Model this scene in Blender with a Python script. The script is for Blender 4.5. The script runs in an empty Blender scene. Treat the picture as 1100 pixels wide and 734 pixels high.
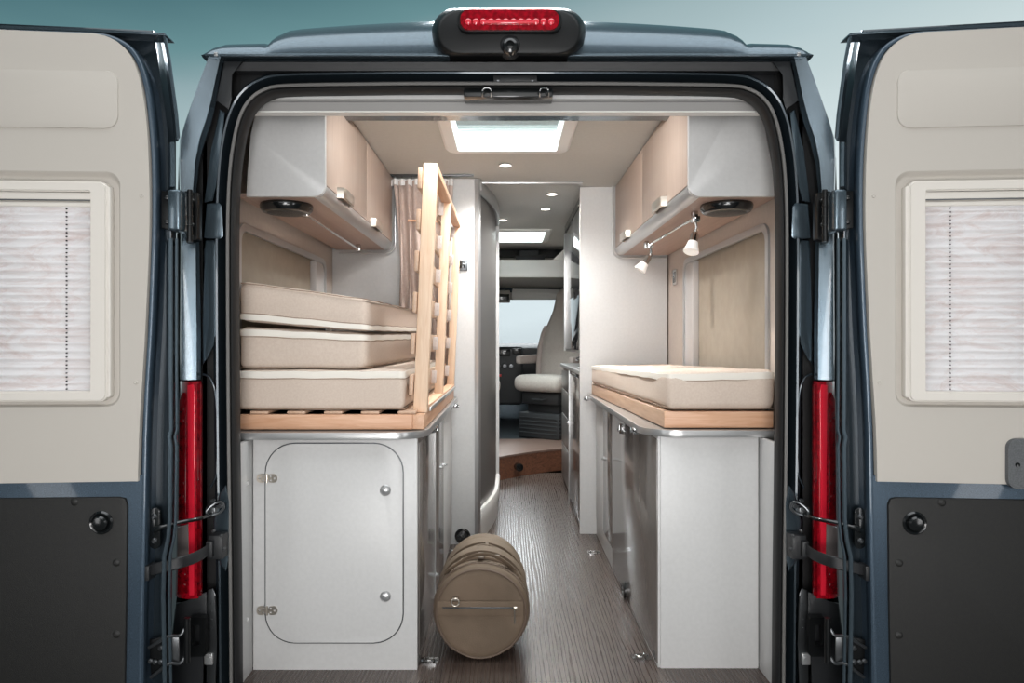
import bpy, bmesh, math, random
from mathutils import Vector, Matrix, noise
random.seed(4)
PI = math.pi
F = 733.0; CX = 545.0; CY = 367.0; H = 1.05
COL = bpy.context.scene.collection
WM = {}

# ------------------------------------------------------------------ measuring
def wx(px, Y): return (px-CX)*Y/F
def wz(py, Y): return H+(CY-py)*Y/F
def W(px, py, Y): return Vector((wx(px, Y), Y, wz(py, Y)))

# ------------------------------------------------------------------ materials
def lin(c):
    o = []
    for v in c:
        v = v/255.0
        o.append(v/12.92 if v <= .04045 else ((v+.055)/1.055)**2.4)
    return tuple(o)+(1.0,)
def newmat(name):
    m = bpy.data.materials.new(name); m.use_nodes = True
    nt = m.node_tree; b = nt.nodes['Principled BSDF']
    return m, nt, b
def coords(nt, scale=(1,1,1), rot=(0,0,0)):
    tc = nt.nodes.new('ShaderNodeTexCoord'); mp = nt.nodes.new('ShaderNodeMapping')
    mp.inputs['Scale'].default_value = scale; mp.inputs['Rotation'].default_value = rot
    nt.links.new(tc.outputs['Object'], mp.inputs['Vector'])
    return mp.outputs['Vector']
def mat(name, c, rough=.5, metal=0.0, c2=None, scale=30.0, bump=0.0, coat=0.0, aniso=(1,1,1), spec=None, detail=4, bscale=None):
    m, nt, b = newmat(name)
    b.inputs['Base Color'].default_value = lin(c)
    b.inputs['Roughness'].default_value = rough
    b.inputs['Metallic'].default_value = metal
    b.inputs['Coat Weight'].default_value = coat
    b.inputs['Coat Roughness'].default_value = .08
    if spec is not None: b.inputs['Specular IOR Level'].default_value = spec
    v = None
    if c2 is not None:
        v = coords(nt, aniso)
        n = nt.nodes.new('ShaderNodeTexNoise'); n.inputs['Scale'].default_value = scale; n.inputs['Detail'].default_value = detail
        nt.links.new(v, n.inputs['Vector'])
        r = nt.nodes.new('ShaderNodeValToRGB')
        r.color_ramp.elements[0].position = .35; r.color_ramp.elements[1].position = .65
        r.color_ramp.elements[0].color = lin(c); r.color_ramp.elements[1].color = lin(c2)
        nt.links.new(n.outputs['Fac'], r.inputs['Fac']); nt.links.new(r.outputs['Color'], b.inputs['Base Color'])
    if bump > 0:
        if v is None: v = coords(nt, aniso)
        n2 = nt.nodes.new('ShaderNodeTexNoise'); n2.inputs['Scale'].default_value = bscale or scale*3; n2.inputs['Detail'].default_value = 3
        nt.links.new(v, n2.inputs['Vector'])
        bp = nt.nodes.new('ShaderNodeBump'); bp.inputs['Strength'].default_value = bump; bp.inputs['Distance'].default_value = .002
        nt.links.new(n2.outputs['Fac'], bp.inputs['Height']); nt.links.new(bp.outputs['Normal'], b.inputs['Normal'])
    return m
def paint(name, c, rough=.32, metal=.75):
    m, nt, b = newmat(name)
    v = coords(nt)
    n = nt.nodes.new('ShaderNodeTexNoise'); n.inputs['Scale'].default_value = 900; n.inputs['Detail'].default_value = 1
    nt.links.new(v, n.inputs['Vector'])
    r = nt.nodes.new('ShaderNodeValToRGB')
    r.color_ramp.elements[0].position = .4; r.color_ramp.elements[1].position = .7
    r.color_ramp.elements[0].color = lin(c); r.color_ramp.elements[1].color = lin(tuple(min(255, x*1.35+8) for x in c))
    nt.links.new(n.outputs['Fac'], r.inputs['Fac']); nt.links.new(r.outputs['Color'], b.inputs['Base Color'])
    b.inputs['Metallic'].default_value = metal; b.inputs['Roughness'].default_value = rough
    b.inputs['Coat Weight'].default_value = .6; b.inputs['Coat Roughness'].default_value = .06
    return m
def wood(name, c, c2, axis='X', scale=5.0, rough=.45, stretch=14.0, dist=1.2, bump=.15, coat=0.0):
    m, nt, b = newmat(name)
    s = {'X': (1, stretch, stretch), 'Y': (stretch, 1, stretch), 'Z': (stretch, stretch, 1)}[axis]
    v = coords(nt, s)
    n = nt.nodes.new('ShaderNodeTexNoise'); n.inputs['Scale'].default_value = scale; n.inputs['Detail'].default_value = 6
    n.inputs['Distortion'].default_value = dist; n.inputs['Roughness'].default_value = .6
    nt.links.new(v, n.inputs['Vector'])
    r = nt.nodes.new('ShaderNodeValToRGB')
    r.color_ramp.elements[0].position = .32; r.color_ramp.elements[1].position = .7
    r.color_ramp.elements[0].color = lin(c2); r.color_ramp.elements[1].color = lin(c)
    nt.links.new(n.outputs['Fac'], r.inputs['Fac']); nt.links.new(r.outputs['Color'], b.inputs['Base Color'])
    bp = nt.nodes.new('ShaderNodeBump'); bp.inputs['Strength'].default_value = bump; bp.inputs['Distance'].default_value = .001
    nt.links.new(n.outputs['Fac'], bp.inputs['Height']); nt.links.new(bp.outputs['Normal'], b.inputs['Normal'])
    b.inputs['Roughness'].default_value = rough; b.inputs['Coat Weight'].default_value = coat
    return m
def glass(name, c=(255,255,255), rough=0.0, ior=1.45, thin=True):
    m, nt, b = newmat(name)
    nt.nodes.remove(b)
    out = nt.nodes['Material Output']
    t = nt.nodes.new('ShaderNodeBsdfTransparent'); t.inputs['Color'].default_value = lin(c)
    g = nt.nodes.new('ShaderNodeBsdfGlossy'); g.inputs['Roughness'].default_value = .03
    fr = nt.nodes.new('ShaderNodeFresnel'); fr.inputs['IOR'].default_value = ior
    mx = nt.nodes.new('ShaderNodeMixShader')
    nt.links.new(fr.outputs[0], mx.inputs[0]); nt.links.new(t.outputs[0], mx.inputs[1]); nt.links.new(g.outputs[0], mx.inputs[2])
    nt.links.new(mx.outputs[0], out.inputs['Surface'])
    return m
def emit(name, c, s):
    m, nt, b = newmat(name)
    b.inputs['Base Color'].default_value = lin(c)
    b.inputs['Emission Color'].default_value = lin(c); b.inputs['Emission Strength'].default_value = s
    return m
def floor_mat():
    m, nt, b = newmat('dark_plank_floor')
    v = coords(nt, (1,1,1))
    # long streaky grain along Y
    mp = nt.nodes.new('ShaderNodeMapping'); mp.inputs['Scale'].default_value = (40, 1.5, 1)
    nt.links.new(v, mp.inputs['Vector'])
    n = nt.nodes.new('ShaderNodeTexNoise'); n.inputs['Scale'].default_value = 2.2; n.inputs['Detail'].default_value = 8; n.inputs['Distortion'].default_value = 1.6; n.inputs['Roughness'].default_value = .65
    nt.links.new(mp.outputs[0], n.inputs['Vector'])
    mp3 = nt.nodes.new('ShaderNodeMapping'); mp3.inputs['Scale'].default_value = (1, .07, 1)
    nt.links.new(v, mp3.inputs['Vector'])
    wv = nt.nodes.new('ShaderNodeTexWave'); wv.inputs['Scale'].default_value = 24; wv.inputs['Distortion'].default_value = 9; wv.inputs['Detail'].default_value = 5; wv.inputs['Detail Scale'].default_value = .7; wv.inputs['Detail Roughness'].default_value = .6
    nt.links.new(mp3.outputs[0], wv.inputs['Vector'])
    r = nt.nodes.new('ShaderNodeValToRGB')
    r.color_ramp.elements[0].position = .25; r.color_ramp.elements[1].position = .75
    r.color_ramp.elements[0].color = lin((40,31,28)); r.color_ramp.elements[1].color = lin((84,70,63))
    nt.links.new(n.outputs['Fac'], r.inputs['Fac'])
    mx = nt.nodes.new('ShaderNodeMix'); mx.data_type = 'RGBA'; mx.blend_type = 'MULTIPLY'; mx.inputs['Factor'].default_value = .07
    nt.links.new(r.outputs['Color'], mx.inputs['A']); nt.links.new(wv.outputs['Color'], mx.inputs['B'])
    nt.links.new(mx.outputs['Result'], b.inputs['Base Color'])
    rr = nt.nodes.new('ShaderNodeMapRange'); rr.inputs['To Min'].default_value = .24; rr.inputs['To Max'].default_value = .42
    nt.links.new(wv.outputs['Fac'], rr.inputs['Value']); nt.links.new(rr.outputs[0], b.inputs['Roughness'])
    bp = nt.nodes.new('ShaderNodeBump'); bp.inputs['Strength'].default_value = .14; bp.inputs['Distance'].default_value = .001
    ad = nt.nodes.new('ShaderNodeMath'); ad.operation = 'ADD'
    nt.links.new(n.outputs['Fac'], ad.inputs[0]); nt.links.new(wv.outputs['Fac'], ad.inputs[1])
    nt.links.new(ad.outputs[0], bp.inputs['Height']); nt.links.new(bp.outputs['Normal'], b.inputs['Normal'])
    b.inputs['Specular IOR Level'].default_value = .8
    return m
def blind_mat():
    m, nt, b = newmat('marbled_pleated_paper')
    v = coords(nt, (1.0, 1, 3.2))
    n = nt.nodes.new('ShaderNodeTexNoise'); n.inputs['Scale'].default_value = 6; n.inputs['Detail'].default_value = 9; n.inputs['Roughness'].default_value = .8; n.inputs['Distortion'].default_value = 1.5
    nt.links.new(v, n.inputs['Vector'])
    r = nt.nodes.new('ShaderNodeValToRGB')
    r.color_ramp.elements[0].position = .46; r.color_ramp.elements[1].position = .66
    r.color_ramp.elements[0].color = lin((218,216,217)); r.color_ramp.elements[1].color = lin((200,186,183))
    nt.links.new(n.outputs['Fac'], r.inputs['Fac']); nt.links.new(r.outputs['Color'], b.inputs['Base Color'])
    b.inputs['Roughness'].default_value = .8
    return m

M = {}
M['paint'] = paint('blue_grey_metallic_paint', (76,88,96), .27)
M['paint_blue'] = paint('slate_blue_paint', (50,63,75), .4, .5)
M['paint_jamb_and_shade'] = paint('dark_jamb_and_shade_paint', (34,42,48), .3, .6)  # dark jamb colour; on the door shell it also carries recess shade
M['rubber'] = mat('black_rubber', (22,22,23), .5, bump=.1, scale=200)
M['rubber_grey'] = mat('grey_rubber_face', (92,90,88), .5)
M['plastic'] = mat('black_grained_plastic', (30,31,33), .42, bump=.25, scale=400, c2=(36,37,39))
M['plastic_gloss'] = mat('black_gloss_plastic', (16,18,19), .2, coat=.5)
M['plastic_satin'] = mat('satin_black_plastic', (18,19,20), .42, spec=.3)
M['handle_grey'] = mat('grained_grey_plastic', (78,80,82), .5, c2=(96,98,100), scale=300, bump=.25)
M['dark_panel'] = mat('anthracite_door_lining', (20,19,18), .6, c2=(25,24,22), scale=120, bump=.3, bscale=500)
M['trim'] = mat('warm_beige_plastic', (184,178,170), .55, bump=.06, scale=300)
M['frame_cream'] = mat('cream_window_plastic', (212,206,198), .4)
M['blind'] = blind_mat()
M['cord'] = mat('black_cord', (30,28,28), .8)
M['white_lam'] = mat('pale_grey_laminate', (196,195,194), .38, c2=(200,199,198), scale=80, bump=.04)
M['header_grey'] = mat('mid_grey_header_trim', (146,144,142), .5)
M['grey_lam'] = mat('gloss_grey_laminate', (106,100,96), .16, c2=(110,104,100), scale=30, coat=.3)
M['counter'] = mat('grey_counter_top', (140,130,124), .35, c2=(148,138,131), scale=40)
M['edge'] = mat('satin_silver_edge', (188,188,188), .28, .7)
M['clip'] = mat('translucent_grey_plastic', (196,184,178), .45)
M['chrome'] = mat('chrome', (215,215,215), .12, 1.0)
M['nickel'] = mat('satin_nickel', (205,196,184), .28, .9)
M['steel_dark'] = mat('dark_zinc_steel', (96,98,100), .3, .85)
M['black_metal'] = mat('black_coated_metal', (20,21,22), .32, .4)
M['beech'] = wood('pale_beech', (220,178,148), (200,150,116), 'X')
M['beech_z'] = wood('pale_beech_upright', (234,207,181), (218,183,152), 'Z')
M['beech_y'] = wood('pale_beech_lengthways', (218,178,148), (198,152,120), 'Y')
M['slat'] = wood('slat_beech', (206,176,152), (188,154,128), 'Y')
M['cab_wood'] = wood('rose_grey_woodgrain_laminate', (182,164,151), (168,148,135), 'Z', 4, .4, 26, .6, .05)
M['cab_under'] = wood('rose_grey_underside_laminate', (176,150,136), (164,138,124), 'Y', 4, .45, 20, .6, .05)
M['step_wood'] = wood('walnut_step_front', (118,78,58), (74,46,34), 'X', 4, .4)
M['step_top'] = wood('brown_step_top', (122,100,90), (100,80,72), 'X', 4, .4)
M['fabric'] = mat('beige_mattress_fabric', (208,190,176), .85, c2=(214,198,184), scale=150, bump=.5, bscale=700)
M['band'] = mat('cream_zip_band', (238,232,222), .8, bump=.3, scale=300)
M['stitch'] = mat('brown_piping', (150,128,110), .8)
M['curtain'] = mat('taupe_curtain_cloth', (180,160,150), .9, c2=(188,170,160), scale=80, bump=.3, bscale=500)
M['tape'] = mat('white_curtain_tape', (232,230,228), .8)
M['wall'] = mat('greige_wall_fabric', (186,175,166), .8, c2=(191,180,171), scale=60, bump=.25, bscale=500)
M['ceil'] = mat('greige_ceiling_lining', (188,187,182), .75, c2=(192,191,186), scale=60, bump=.2, bscale=500)
M['pocket'] = mat('brown_blackout_blind', (158,148,134), .85, c2=(164,154,140), scale=20)
M['reveal'] = mat('light_grey_window_frame', (190,186,184), .4)
M['floor'] = floor_mat()
M['bag'] = mat('olive_taupe_canvas', (106,89,73), .75, c2=(92,77,62), scale=9, bump=.5, bscale=300)
M['bag_dark'] = mat('dark_taupe_piping', (92,76,64), .7)
M['seat'] = mat('speckled_grey_seat_cloth', (196,188,180), .9, c2=(156,148,142), scale=220, bump=.4)
M['seat_side'] = mat('plain_grey_seat_cloth', (176,164,158), .9, c2=(164,152,146), scale=120)
M['dash'] = mat('charcoal_dashboard_plastic', (38,40,42), .5, bump=.2, scale=200)
M['cabgrey'] = mat('grey_cab_lining', (150,145,138), .7)
M['mat_floor'] = mat('dark_cab_floor_mat', (46,52,56), .6)
M['seatbase'] = mat('grey_black_seat_plinth', (44,46,48), .5)
M['white_plastic'] = mat('white_plastic', (226,224,220), .4)
M['tambour'] = mat('satin_grey_shutter', (122,120,118), .3, .35, aniso=(1,1,1))
M['mirror'] = mat('smoked_mirror', (120,122,124), .06, .9)
M['red'] = mat('red_lens', (160,8,28), .12, coat=1.0, c2=(112,4,16), scale=90)
M['red_bright'] = mat('bright_red_lens', (214,34,54), .1, coat=1.0)
M['red_dark'] = mat('deep_red_lens', (120,4,16), .12, coat=1.0, c2=(80,2,10), scale=60)
M['clear_lens'] = mat('smoky_clear_lens', (128,118,116), .15, .3, coat=1.0)
M['glass'] = glass('clear_glass', (252,254,255))
M['roof_glass'] = glass('tinted_roof_glass', (232,240,240))
M['led'] = emit('lamp_glow', (255,244,230), 9.0)
M['spot_glass'] = emit('frosted_spot_glow', (235,230,225), .25)
M['ground'] = mat('studio_floor', (70,72,73), .6)
M['red_btn'] = mat('red_button', (210,40,40), .4)

# ------------------------------------------------------------------ mesh helpers
def new(): return bmesh.new()
def box(bm, x0, x1, y0, y1, z0, z1, bev=0, seg=2):
    r = bmesh.ops.create_cube(bm, size=1.0)
    vs = r['verts']
    for v in vs:
        v.co = Vector(((x0+x1)/2+v.co.x*(x1-x0), (y0+y1)/2+v.co.y*(y1-y0), (z0+z1)/2+v.co.z*(z1-z0)))
    if bev > 0:
        es = {e for v in vs for e in v.link_edges}
        bmesh.ops.bevel(bm, geom=list(es), offset=bev, segments=seg, affect='EDGES', profile=.5)
    return bm
def prism(bm, pts3, vec, bev=0, seg=2):
    """polygon of 3-D points pushed along vec"""
    vec = Vector(vec)
    a = [bm.verts.new(Vector(p)) for p in pts3]; b = [bm.verts.new(Vector(p)+vec) for p in pts3]
    n = len(a)
    f1 = bm.faces.new(a); f2 = bm.faces.new(list(reversed(b)))
    for i in range(n): bm.faces.new((a[i], b[i], b[(i+1) % n], a[(i+1) % n]))
    if bev > 0:
        bmesh.ops.bevel(bm, geom=list(f1.edges)+list(f2.edges), offset=bev, segments=seg, affect='EDGES', profile=.5)
    return bm
def pprism(bm, px, Y0, Y1, bev=0, seg=2):
    """pressed boss with drafted sides: outline at Y0, slightly wider foot at Y1"""
    a = [bm.verts.new(W(p[0], p[1], Y0)) for p in px]; b = [bm.verts.new(W(p[0], p[1], Y1)) for p in px]
    n = len(a); f1 = bm.faces.new(a); bm.faces.new(list(reversed(b)))
    for i in range(n): bm.faces.new((a[i], b[i], b[(i+1) % n], a[(i+1) % n]))
    if bev > 0: bmesh.ops.bevel(bm, geom=list(f1.edges), offset=bev, segments=seg, affect='EDGES', profile=.5)
    return bm
def rrect(x0, x1, z0, z1, r, n=6):
    r = min(r, (x1-x0)/2-1e-5, (z1-z0)/2-1e-5)
    out = []
    for cx, cz, a0 in ((x1-r, z1-r, 0), (x0+r, z1-r, 90), (x0+r, z0+r, 180), (x1-r, z0+r, 270)):
        for k in range(n+1):
            a = math.radians(a0+90*k/n); out.append((cx+r*math.cos(a), cz+r*math.sin(a)))
    return out
def ringplate(bm, outer, inner, y0, y1, f=lambda p, y: (p[0], y, p[1])):
    """outer / inner 2-D loops of equal count -> frame of depth y0..y1"""
    n = len(outer)
    O0 = [bm.verts.new(f(p, y0)) for p in outer]; I0 = [bm.verts.new(f(p, y0)) for p in inner]
    O1 = [bm.verts.new(f(p, y1)) for p in outer]; I1 = [bm.verts.new(f(p, y1)) for p in inner]
    for i in range(n):
        j = (i+1) % n
        bm.faces.new((O0[i], O0[j], I0[j], I0[i])); bm.faces.new((O1[i], I1[i], I1[j], O1[j]))
        bm.faces.new((O0[i], O1[i], O1[j], O0[j])); bm.faces.new((I0[i], I0[j], I1[j], I1[i]))
    return bm
def loft(bm, secs, closed_sec=False, cap=False, close_loft=False):
    rows = [[bm.verts.new(Vector(p)) for p in s] for s in secs]
    n = len(rows[0]); R = len(rows)
    for i in range(R if close_loft else R-1):
        a, b = rows[i], rows[(i+1) % R]
        for j in range(n if closed_sec else n-1):
            k = (j+1) % n
            try: bm.faces.new((a[j], a[k], b[k], b[j]))
            except ValueError: pass
    if cap and closed_sec:
        bm.faces.new(rows[0]); bm.faces.new(list(reversed(rows[-1])))
    return bm
def smooth_path(pts, n=6, closed=False):
    P = [Vector(p) for p in pts]; out = []
    m = len(P)
    rng = range(m if closed else m-1)
    for i in rng:
        p0 = P[(i-1) % m] if closed or i > 0 else P[i]*2-P[i+1]
        p1 = P[i]; p2 = P[(i+1) % m]
        p3 = P[(i+2) % m] if closed or i+2 < m else p2*2-p1
        for k in range(n):
            t = k/n
            out.append(.5*((2*p1)+(p2-p0)*t+(2*p0-5*p1+4*p2-p3)*t*t+(3*p1-p0-3*p2+p3)*t**3))
    if not closed: out.append(P[-1].copy())
    return out
def tube(bm, pts, r, seg=10, closed=False, cap=True, flat=None):
    """round tube (or flat=(rw, rh) elliptical) along 3-D points"""
    P = [Vector(p) for p in pts]; n = len(P); secs = []
    up = Vector((0, 0, 1))
    prev = None
    for i in range(n):
        if closed: t = (P[(i+1) % n]-P[(i-1) % n])
        else: t = P[min(i+1, n-1)]-P[max(i-1, 0)]
        t.normalize()
        if prev is None:
            u = up if abs(t.dot(up)) < .9 else Vector((1, 0, 0))
            a = t.cross(u).normalized()
        else:
            a = (prev-t*prev.dot(t)).normalized()
        prev = a; b = t.cross(a)
        rr = r[i] if isinstance(r, (list, tuple)) else r
        ra, rb = (flat if flat else (rr, rr))
        secs.append([P[i]+a*math.cos(2*PI*k/seg)*ra+b*math.sin(2*PI*k/seg)*rb for k in range(seg)])
    return loft(bm, secs, True, cap and not closed, closed)
def disc(bm, c, r, d, axis='Y', seg=28, bev=0):
    """solid disc centred c, thickness d along axis"""
    c = Vector(c)
    ax = {'X': Vector((1, 0, 0)), 'Y': Vector((0, 1, 0)), 'Z': Vector((0, 0, 1))}[axis] if isinstance(axis, str) else Vector(axis).normalized()
    u = Vector((0, 0, 1)) if abs(ax.z) < .9 else Vector((1, 0, 0))
    a = ax.cross(u).normalized(); b = ax.cross(a)
    pts = [c-ax*d/2+a*math.cos(2*PI*k/seg)*r+b*math.sin(2*PI*k/seg)*r for k in range(seg)]
    return prism(bm, pts, ax*d, bev)
def revolve(bm, c, prof, axis='Y', seg=28):
    """prof: list of (radius, offset along axis); closed with caps"""
    c = Vector(c); ax = {'X': Vector((1, 0, 0)), 'Y': Vector((0, 1, 0)), 'Z': Vector((0, 0, 1))}[axis] if isinstance(axis, str) else Vector(axis).normalized()
    u = Vector((0, 0, 1)) if abs(ax.z) < .9 else Vector((1, 0, 0))
    a = ax.cross(u).normalized(); b = ax.cross(a)
    secs = [[c+ax*o+(a*math.cos(2*PI*k/seg)+b*math.sin(2*PI*k/seg))*max(r, 1e-4) for k in range(seg)] for r, o in prof]
    return loft(bm, secs, True, True)
def torus(bm, c, R, r, axis='Y', seg=24, s2=8):
    c = Vector(c); ax = {'X': Vector((1, 0, 0)), 'Y': Vector((0, 1, 0)), 'Z': Vector((0, 0, 1))}[axis] if isinstance(axis, str) else Vector(axis).normalized()
    u = Vector((0, 0, 1)) if abs(ax.z) < .9 else Vector((1, 0, 0))
    a = ax.cross(u).normalized(); b = ax.cross(a)
    return tube(bm, [c+(a*math.cos(2*PI*k/seg)+b*math.sin(2*PI*k/seg))*R for k in range(seg)], r, s2, closed=True)
def fill_holes(bm, outer, holes, y0, y1, f=lambda p, y: (p[0], y, p[1])):
    """plate between y0 and y1 with outline and holes (2-D loops)"""
    edges = []; loops = []
    for lp in [outer]+holes:
        vs = [bm.verts.new(f(p, y0)) for p in lp]; loops.append(vs)
        for i in range(len(vs)): edges.append(bm.edges.new((vs[i], vs[(i+1) % len(vs)])))
    g = bmesh.ops.triangle_fill(bm, use_beauty=True, edges=edges)
    fs = [x for x in g['geom'] if isinstance(x, bmesh.types.BMFace)]
    mp = {}
    for vs, lp in zip(loops, [outer]+holes):
        for v, p in zip(vs, lp): mp[v] = bm.verts.new(f(p, y1))
    for fc in fs: bm.faces.new([mp[v] for v in reversed(fc.verts)])
    for vs in loops:
        for i in range(len(vs)):
            a, b = vs[i], vs[(i+1) % len(vs)]
            bm.faces.new((a, mp[a], mp[b], b))
    return bm
def axis_samples(a, r):
    q = [-a, -a+.12*r, -a+.35*r, -a+.65*r, -a+r]
    n = max(2, int((2*a-2*r)/.05))
    mid = [(-a+r)+(2*a-2*r)*k/n for k in range(1, n)]
    return q+mid+[-t for t in reversed(q)]
def soft_box(bm, c8, r, amp=.003, crown=.0, seed=0):
    """rounded cushion whose eight corners (x0y0z0,x1y0z0,x1y1z0,x0y1z0, then z1) are given"""
    C = [Vector(p) for p in c8]
    a = ((C[1]-C[0]).length+(C[2]-C[3]).length)/4; b = ((C[3]-C[0]).length+(C[2]-C[1]).length)/4; c = ((C[4]-C[0]).length+(C[6]-C[2]).length)/4
    def tri(u, v, w):
        return ((C[0]*(1-u)+C[1]*u)*(1-v)+(C[3]*(1-u)+C[2]*u)*v)*(1-w)+((C[4]*(1-u)+C[5]*u)*(1-v)+(C[7]*(1-u)+C[6]*u)*v)*w
    A, B, D = axis_samples(a, r), axis_samples(b, r), axis_samples(c, r)
    cache = {}
    def vert(x, y, z):
        k = (round(x, 5), round(y, 5), round(z, 5))
        if k in cache: return cache[k]
        p = Vector((x, y, z)); q = Vector((max(-a+r, min(a-r, x)), max(-b+r, min(b-r, y)), max(-c+r, min(c-r, z))))
        d = p-q
        if d.length > 1e-6: p = q+d.normalized()*r if d.length > 0 else p
        u, v, w = (p.x/a+1)/2, (p.y/b+1)/2, (p.z/c+1)/2
        P = tri(u, v, w)
        nz = noise.noise(P*6+Vector((seed, 0, 0)))*amp+noise.noise(P*17+Vector((0, seed, 0)))*amp*.4
        dn = d.normalized() if d.length > 1e-6 else Vector((0, 0, 0))
        P = P+dn*nz
        if crown and w > .5: P.z += crown*(1-(2*u-1)**4)*(1-(2*v-1)**4)
        cache[k] = bm.verts.new(P); return cache[k]
    def face(*v):
        try: bm.faces.new([vert(*p) for p in v])
        except ValueError: pass
    for S, (L1, L2), fix in (('z', (A, B), c), ('y', (A, D), b), ('x', (B, D), a)):
        for s in (-fix, fix):
            for i in range(len(L1)-1):
                for j in range(len(L2)-1):
                    q = [(L1[i], L2[j]), (L1[i+1], L2[j]), (L1[i+1], L2[j+1]), (L1[i], L2[j+1])]
                    if S == 'z': face(*[(p[0], p[1], s) for p in q])
                    elif S == 'y': face(*[(p[0], s, p[1]) for p in q])
                    else: face(*[(s, p[0], p[1]) for p in q])
    return tri, a, b, c
def band_ring(bm, tri, a, b, c, w0, w1, r, off, wr=None):
    """raised strip running round a cushion between heights w0..w1"""
    base = rrect(-a, a, -b, b, r, 5)
    out = []
    L = len(base)
    pts = []
    for i in range(L):
        p = Vector(base[i]+(0,)); q = Vector(base[(i+1) % L]+(0,))
        n = max(1, int((q-p).length/.05))
        for k in range(n): pts.append(p.lerp(q, k/n))
    secs = []
    prof = [(w0, -.004), (w0, off), ((w0+w1)/2, off*1.25), (w1, off), (w1, -.004)]
    for p in pts:
        s = []
        for w, o in prof:
            u = p.x*(1+o/a); v = p.y*(1+o/b)
            P = tri((u/a+1)/2, (v/b+1)/2, w)
            P.z += .0012*math.sin(p.x*40+p.y*33)
            s.append(P)
        secs.append(s)
    return loft(bm, secs, True, False, True)

# ------------------------------------------------------------------ object helpers
def thing(name, label, cat, loc=(0, 0, 0), group=None, kind=None):
    o = bpy.data.objects.new(name, None); COL.objects.link(o); o.location = loc
    o.empty_display_size = .05
    if label: o['label'] = label
    if cat: o['category'] = cat
    if group: o['group'] = group
    if kind: o['kind'] = kind
    WM[o.name] = Matrix.Translation(Vector(loc))
    return o
def obj(name, bm, m, parent=None, label=None, cat=None, group=None, kind=None, xf=None, ang=35, smooth=True, origin=None):
    if xf is not None: bm.transform(xf)
    bmesh.ops.remove_doubles(bm, verts=bm.verts, dist=1e-6)
    bmesh.ops.recalc_face_normals(bm, faces=bm.faces)
    me = bpy.data.meshes.new(name)
    if parent is not None:
        bm.transform(WM[parent.name].inverted())
    else:
        if origin is None:
            xs = [v.co.x for v in bm.verts]; ys = [v.co.y for v in bm.verts]; zs = [v.co.z for v in bm.verts]
            origin = Vector(((min(xs)+max(xs))/2, (min(ys)+max(ys))/2, min(zs)))
        bm.transform(Matrix.Translation(-Vector(origin)))
    bm.to_mesh(me); bm.free()
    me.materials.append(M[m])
    if smooth:
        me.shade_smooth(); me.set_sharp_from_angle(angle=math.radians(ang))
    o = bpy.data.objects.new(name, me); COL.objects.link(o)
    if parent is not None:
        o.parent = parent; WM[o.name] = WM[parent.name].copy()
    else:
        o.location = origin; WM[o.name] = Matrix.Translation(Vector(origin))
    if label: o['label'] = label
    if cat: o['category'] = cat
    if group: o['group'] = group
    if kind: o['kind'] = kind
    return o
def copy_tree(o, parent=None, loc=None, label=None, group=None):
    c = o.copy(); COL.objects.link(c)
    if parent is not None: c.parent = parent
    for ch in list(o.children): copy_tree(ch, c)
    if loc is not None: c.location = loc
    if label: c['label'] = label
    if group: c['group'] = group
    return c
def mirX(pts): return [Vector((-p[0], p[1], p[2])) for p in pts]
MIR = Matrix.Scale(-1, 4, (1, 0, 0))
def copybm(bm, xf=None):
    b = bm.copy()
    if xf is not None: b.transform(xf)
    return b

# =================================================================== THE VAN
van = thing('camper_van', 'dark blue-grey metallic camper van seen from behind, both rear doors folded wide open', 'van', (0, 4.8, -.55))

# opening contour (left half, pixels at Y=2.03), mirrored
cont = [(258, 800), (257, 640), (255, 480), (254, 340), (254, 240), (256, 190), (260, 157), (266, 132), (275, 115), (289, 105), (312, 101), (400, 99.5), (470, 99)]
Lc = [Vector((wx(x, 2.03), 0, wz(y, 2.03))) for x, y in cont]
full = Lc+[Vector((-p.x, 0, p.z)) for p in reversed(Lc)]
path = smooth_path(full, 5)
def sweep_open(bm, prof):
    """prof: list of (outward offset, Y)"""
    n = len(path); secs = []
    for i in range(n):
        t = (path[min(i+1, n-1)]-path[max(i-1, 0)]).normalized()
        nrm = Vector((-t.z, 0, t.x))
        secs.append([Vector((path[i].x+nrm.x*o, y, path[i].z+nrm.z*o)) for o, y in prof])
    return loft(bm, secs, True, True)
bm = sweep_open(new(), [(.022, 2.06), (.0, 2.055), (-.002, 2.03), (.002, 2.016), (.008, 2.01), (.012, 2.018), (.016, 2.008), (.022, 2.012), (.024, 2.03)])
obj('door_seal', bm, 'rubber', van)
bm = sweep_open(new(), [(.0125, 2.012), (.0125, 2.006), (.019, 2.003), (.0215, 2.006), (.0215, 2.012)])
obj('seal_lip', bm, 'rubber_grey', van)
bm = sweep_open(new(), [(.075, 2.09), (.02, 2.09), (.022, 2.05), (.03, 2.05), (.038, 2.045), (.042, 2.02), (.046, 2.008), (.051, 2.006), (.055, 2.012), (.058, 2.04), (.075, 2.045)])
obj('opening_frame', bm, 'paint_jamb_and_shade', van)

# header band between opening frame and gutter, gutter
bm = new()
box(bm, -.80, .80, 2.045, 2.1, 1.80, 1.875, .003)
prism(bm, [(-.80, 1.995, 1.867), (-.80, 2.03, 1.867), (-.80, 2.03, 1.846), (-.80, 2.006, 1.846)], (1.60, 0, 0))
obj('top_band', bm, 'plastic', van)
bm = new()
box(bm, -.872, .872, 1.968, 2.0, 1.8735, 1.881, .002)
obj('gutter_strip', bm, 'paint', van)
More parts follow.
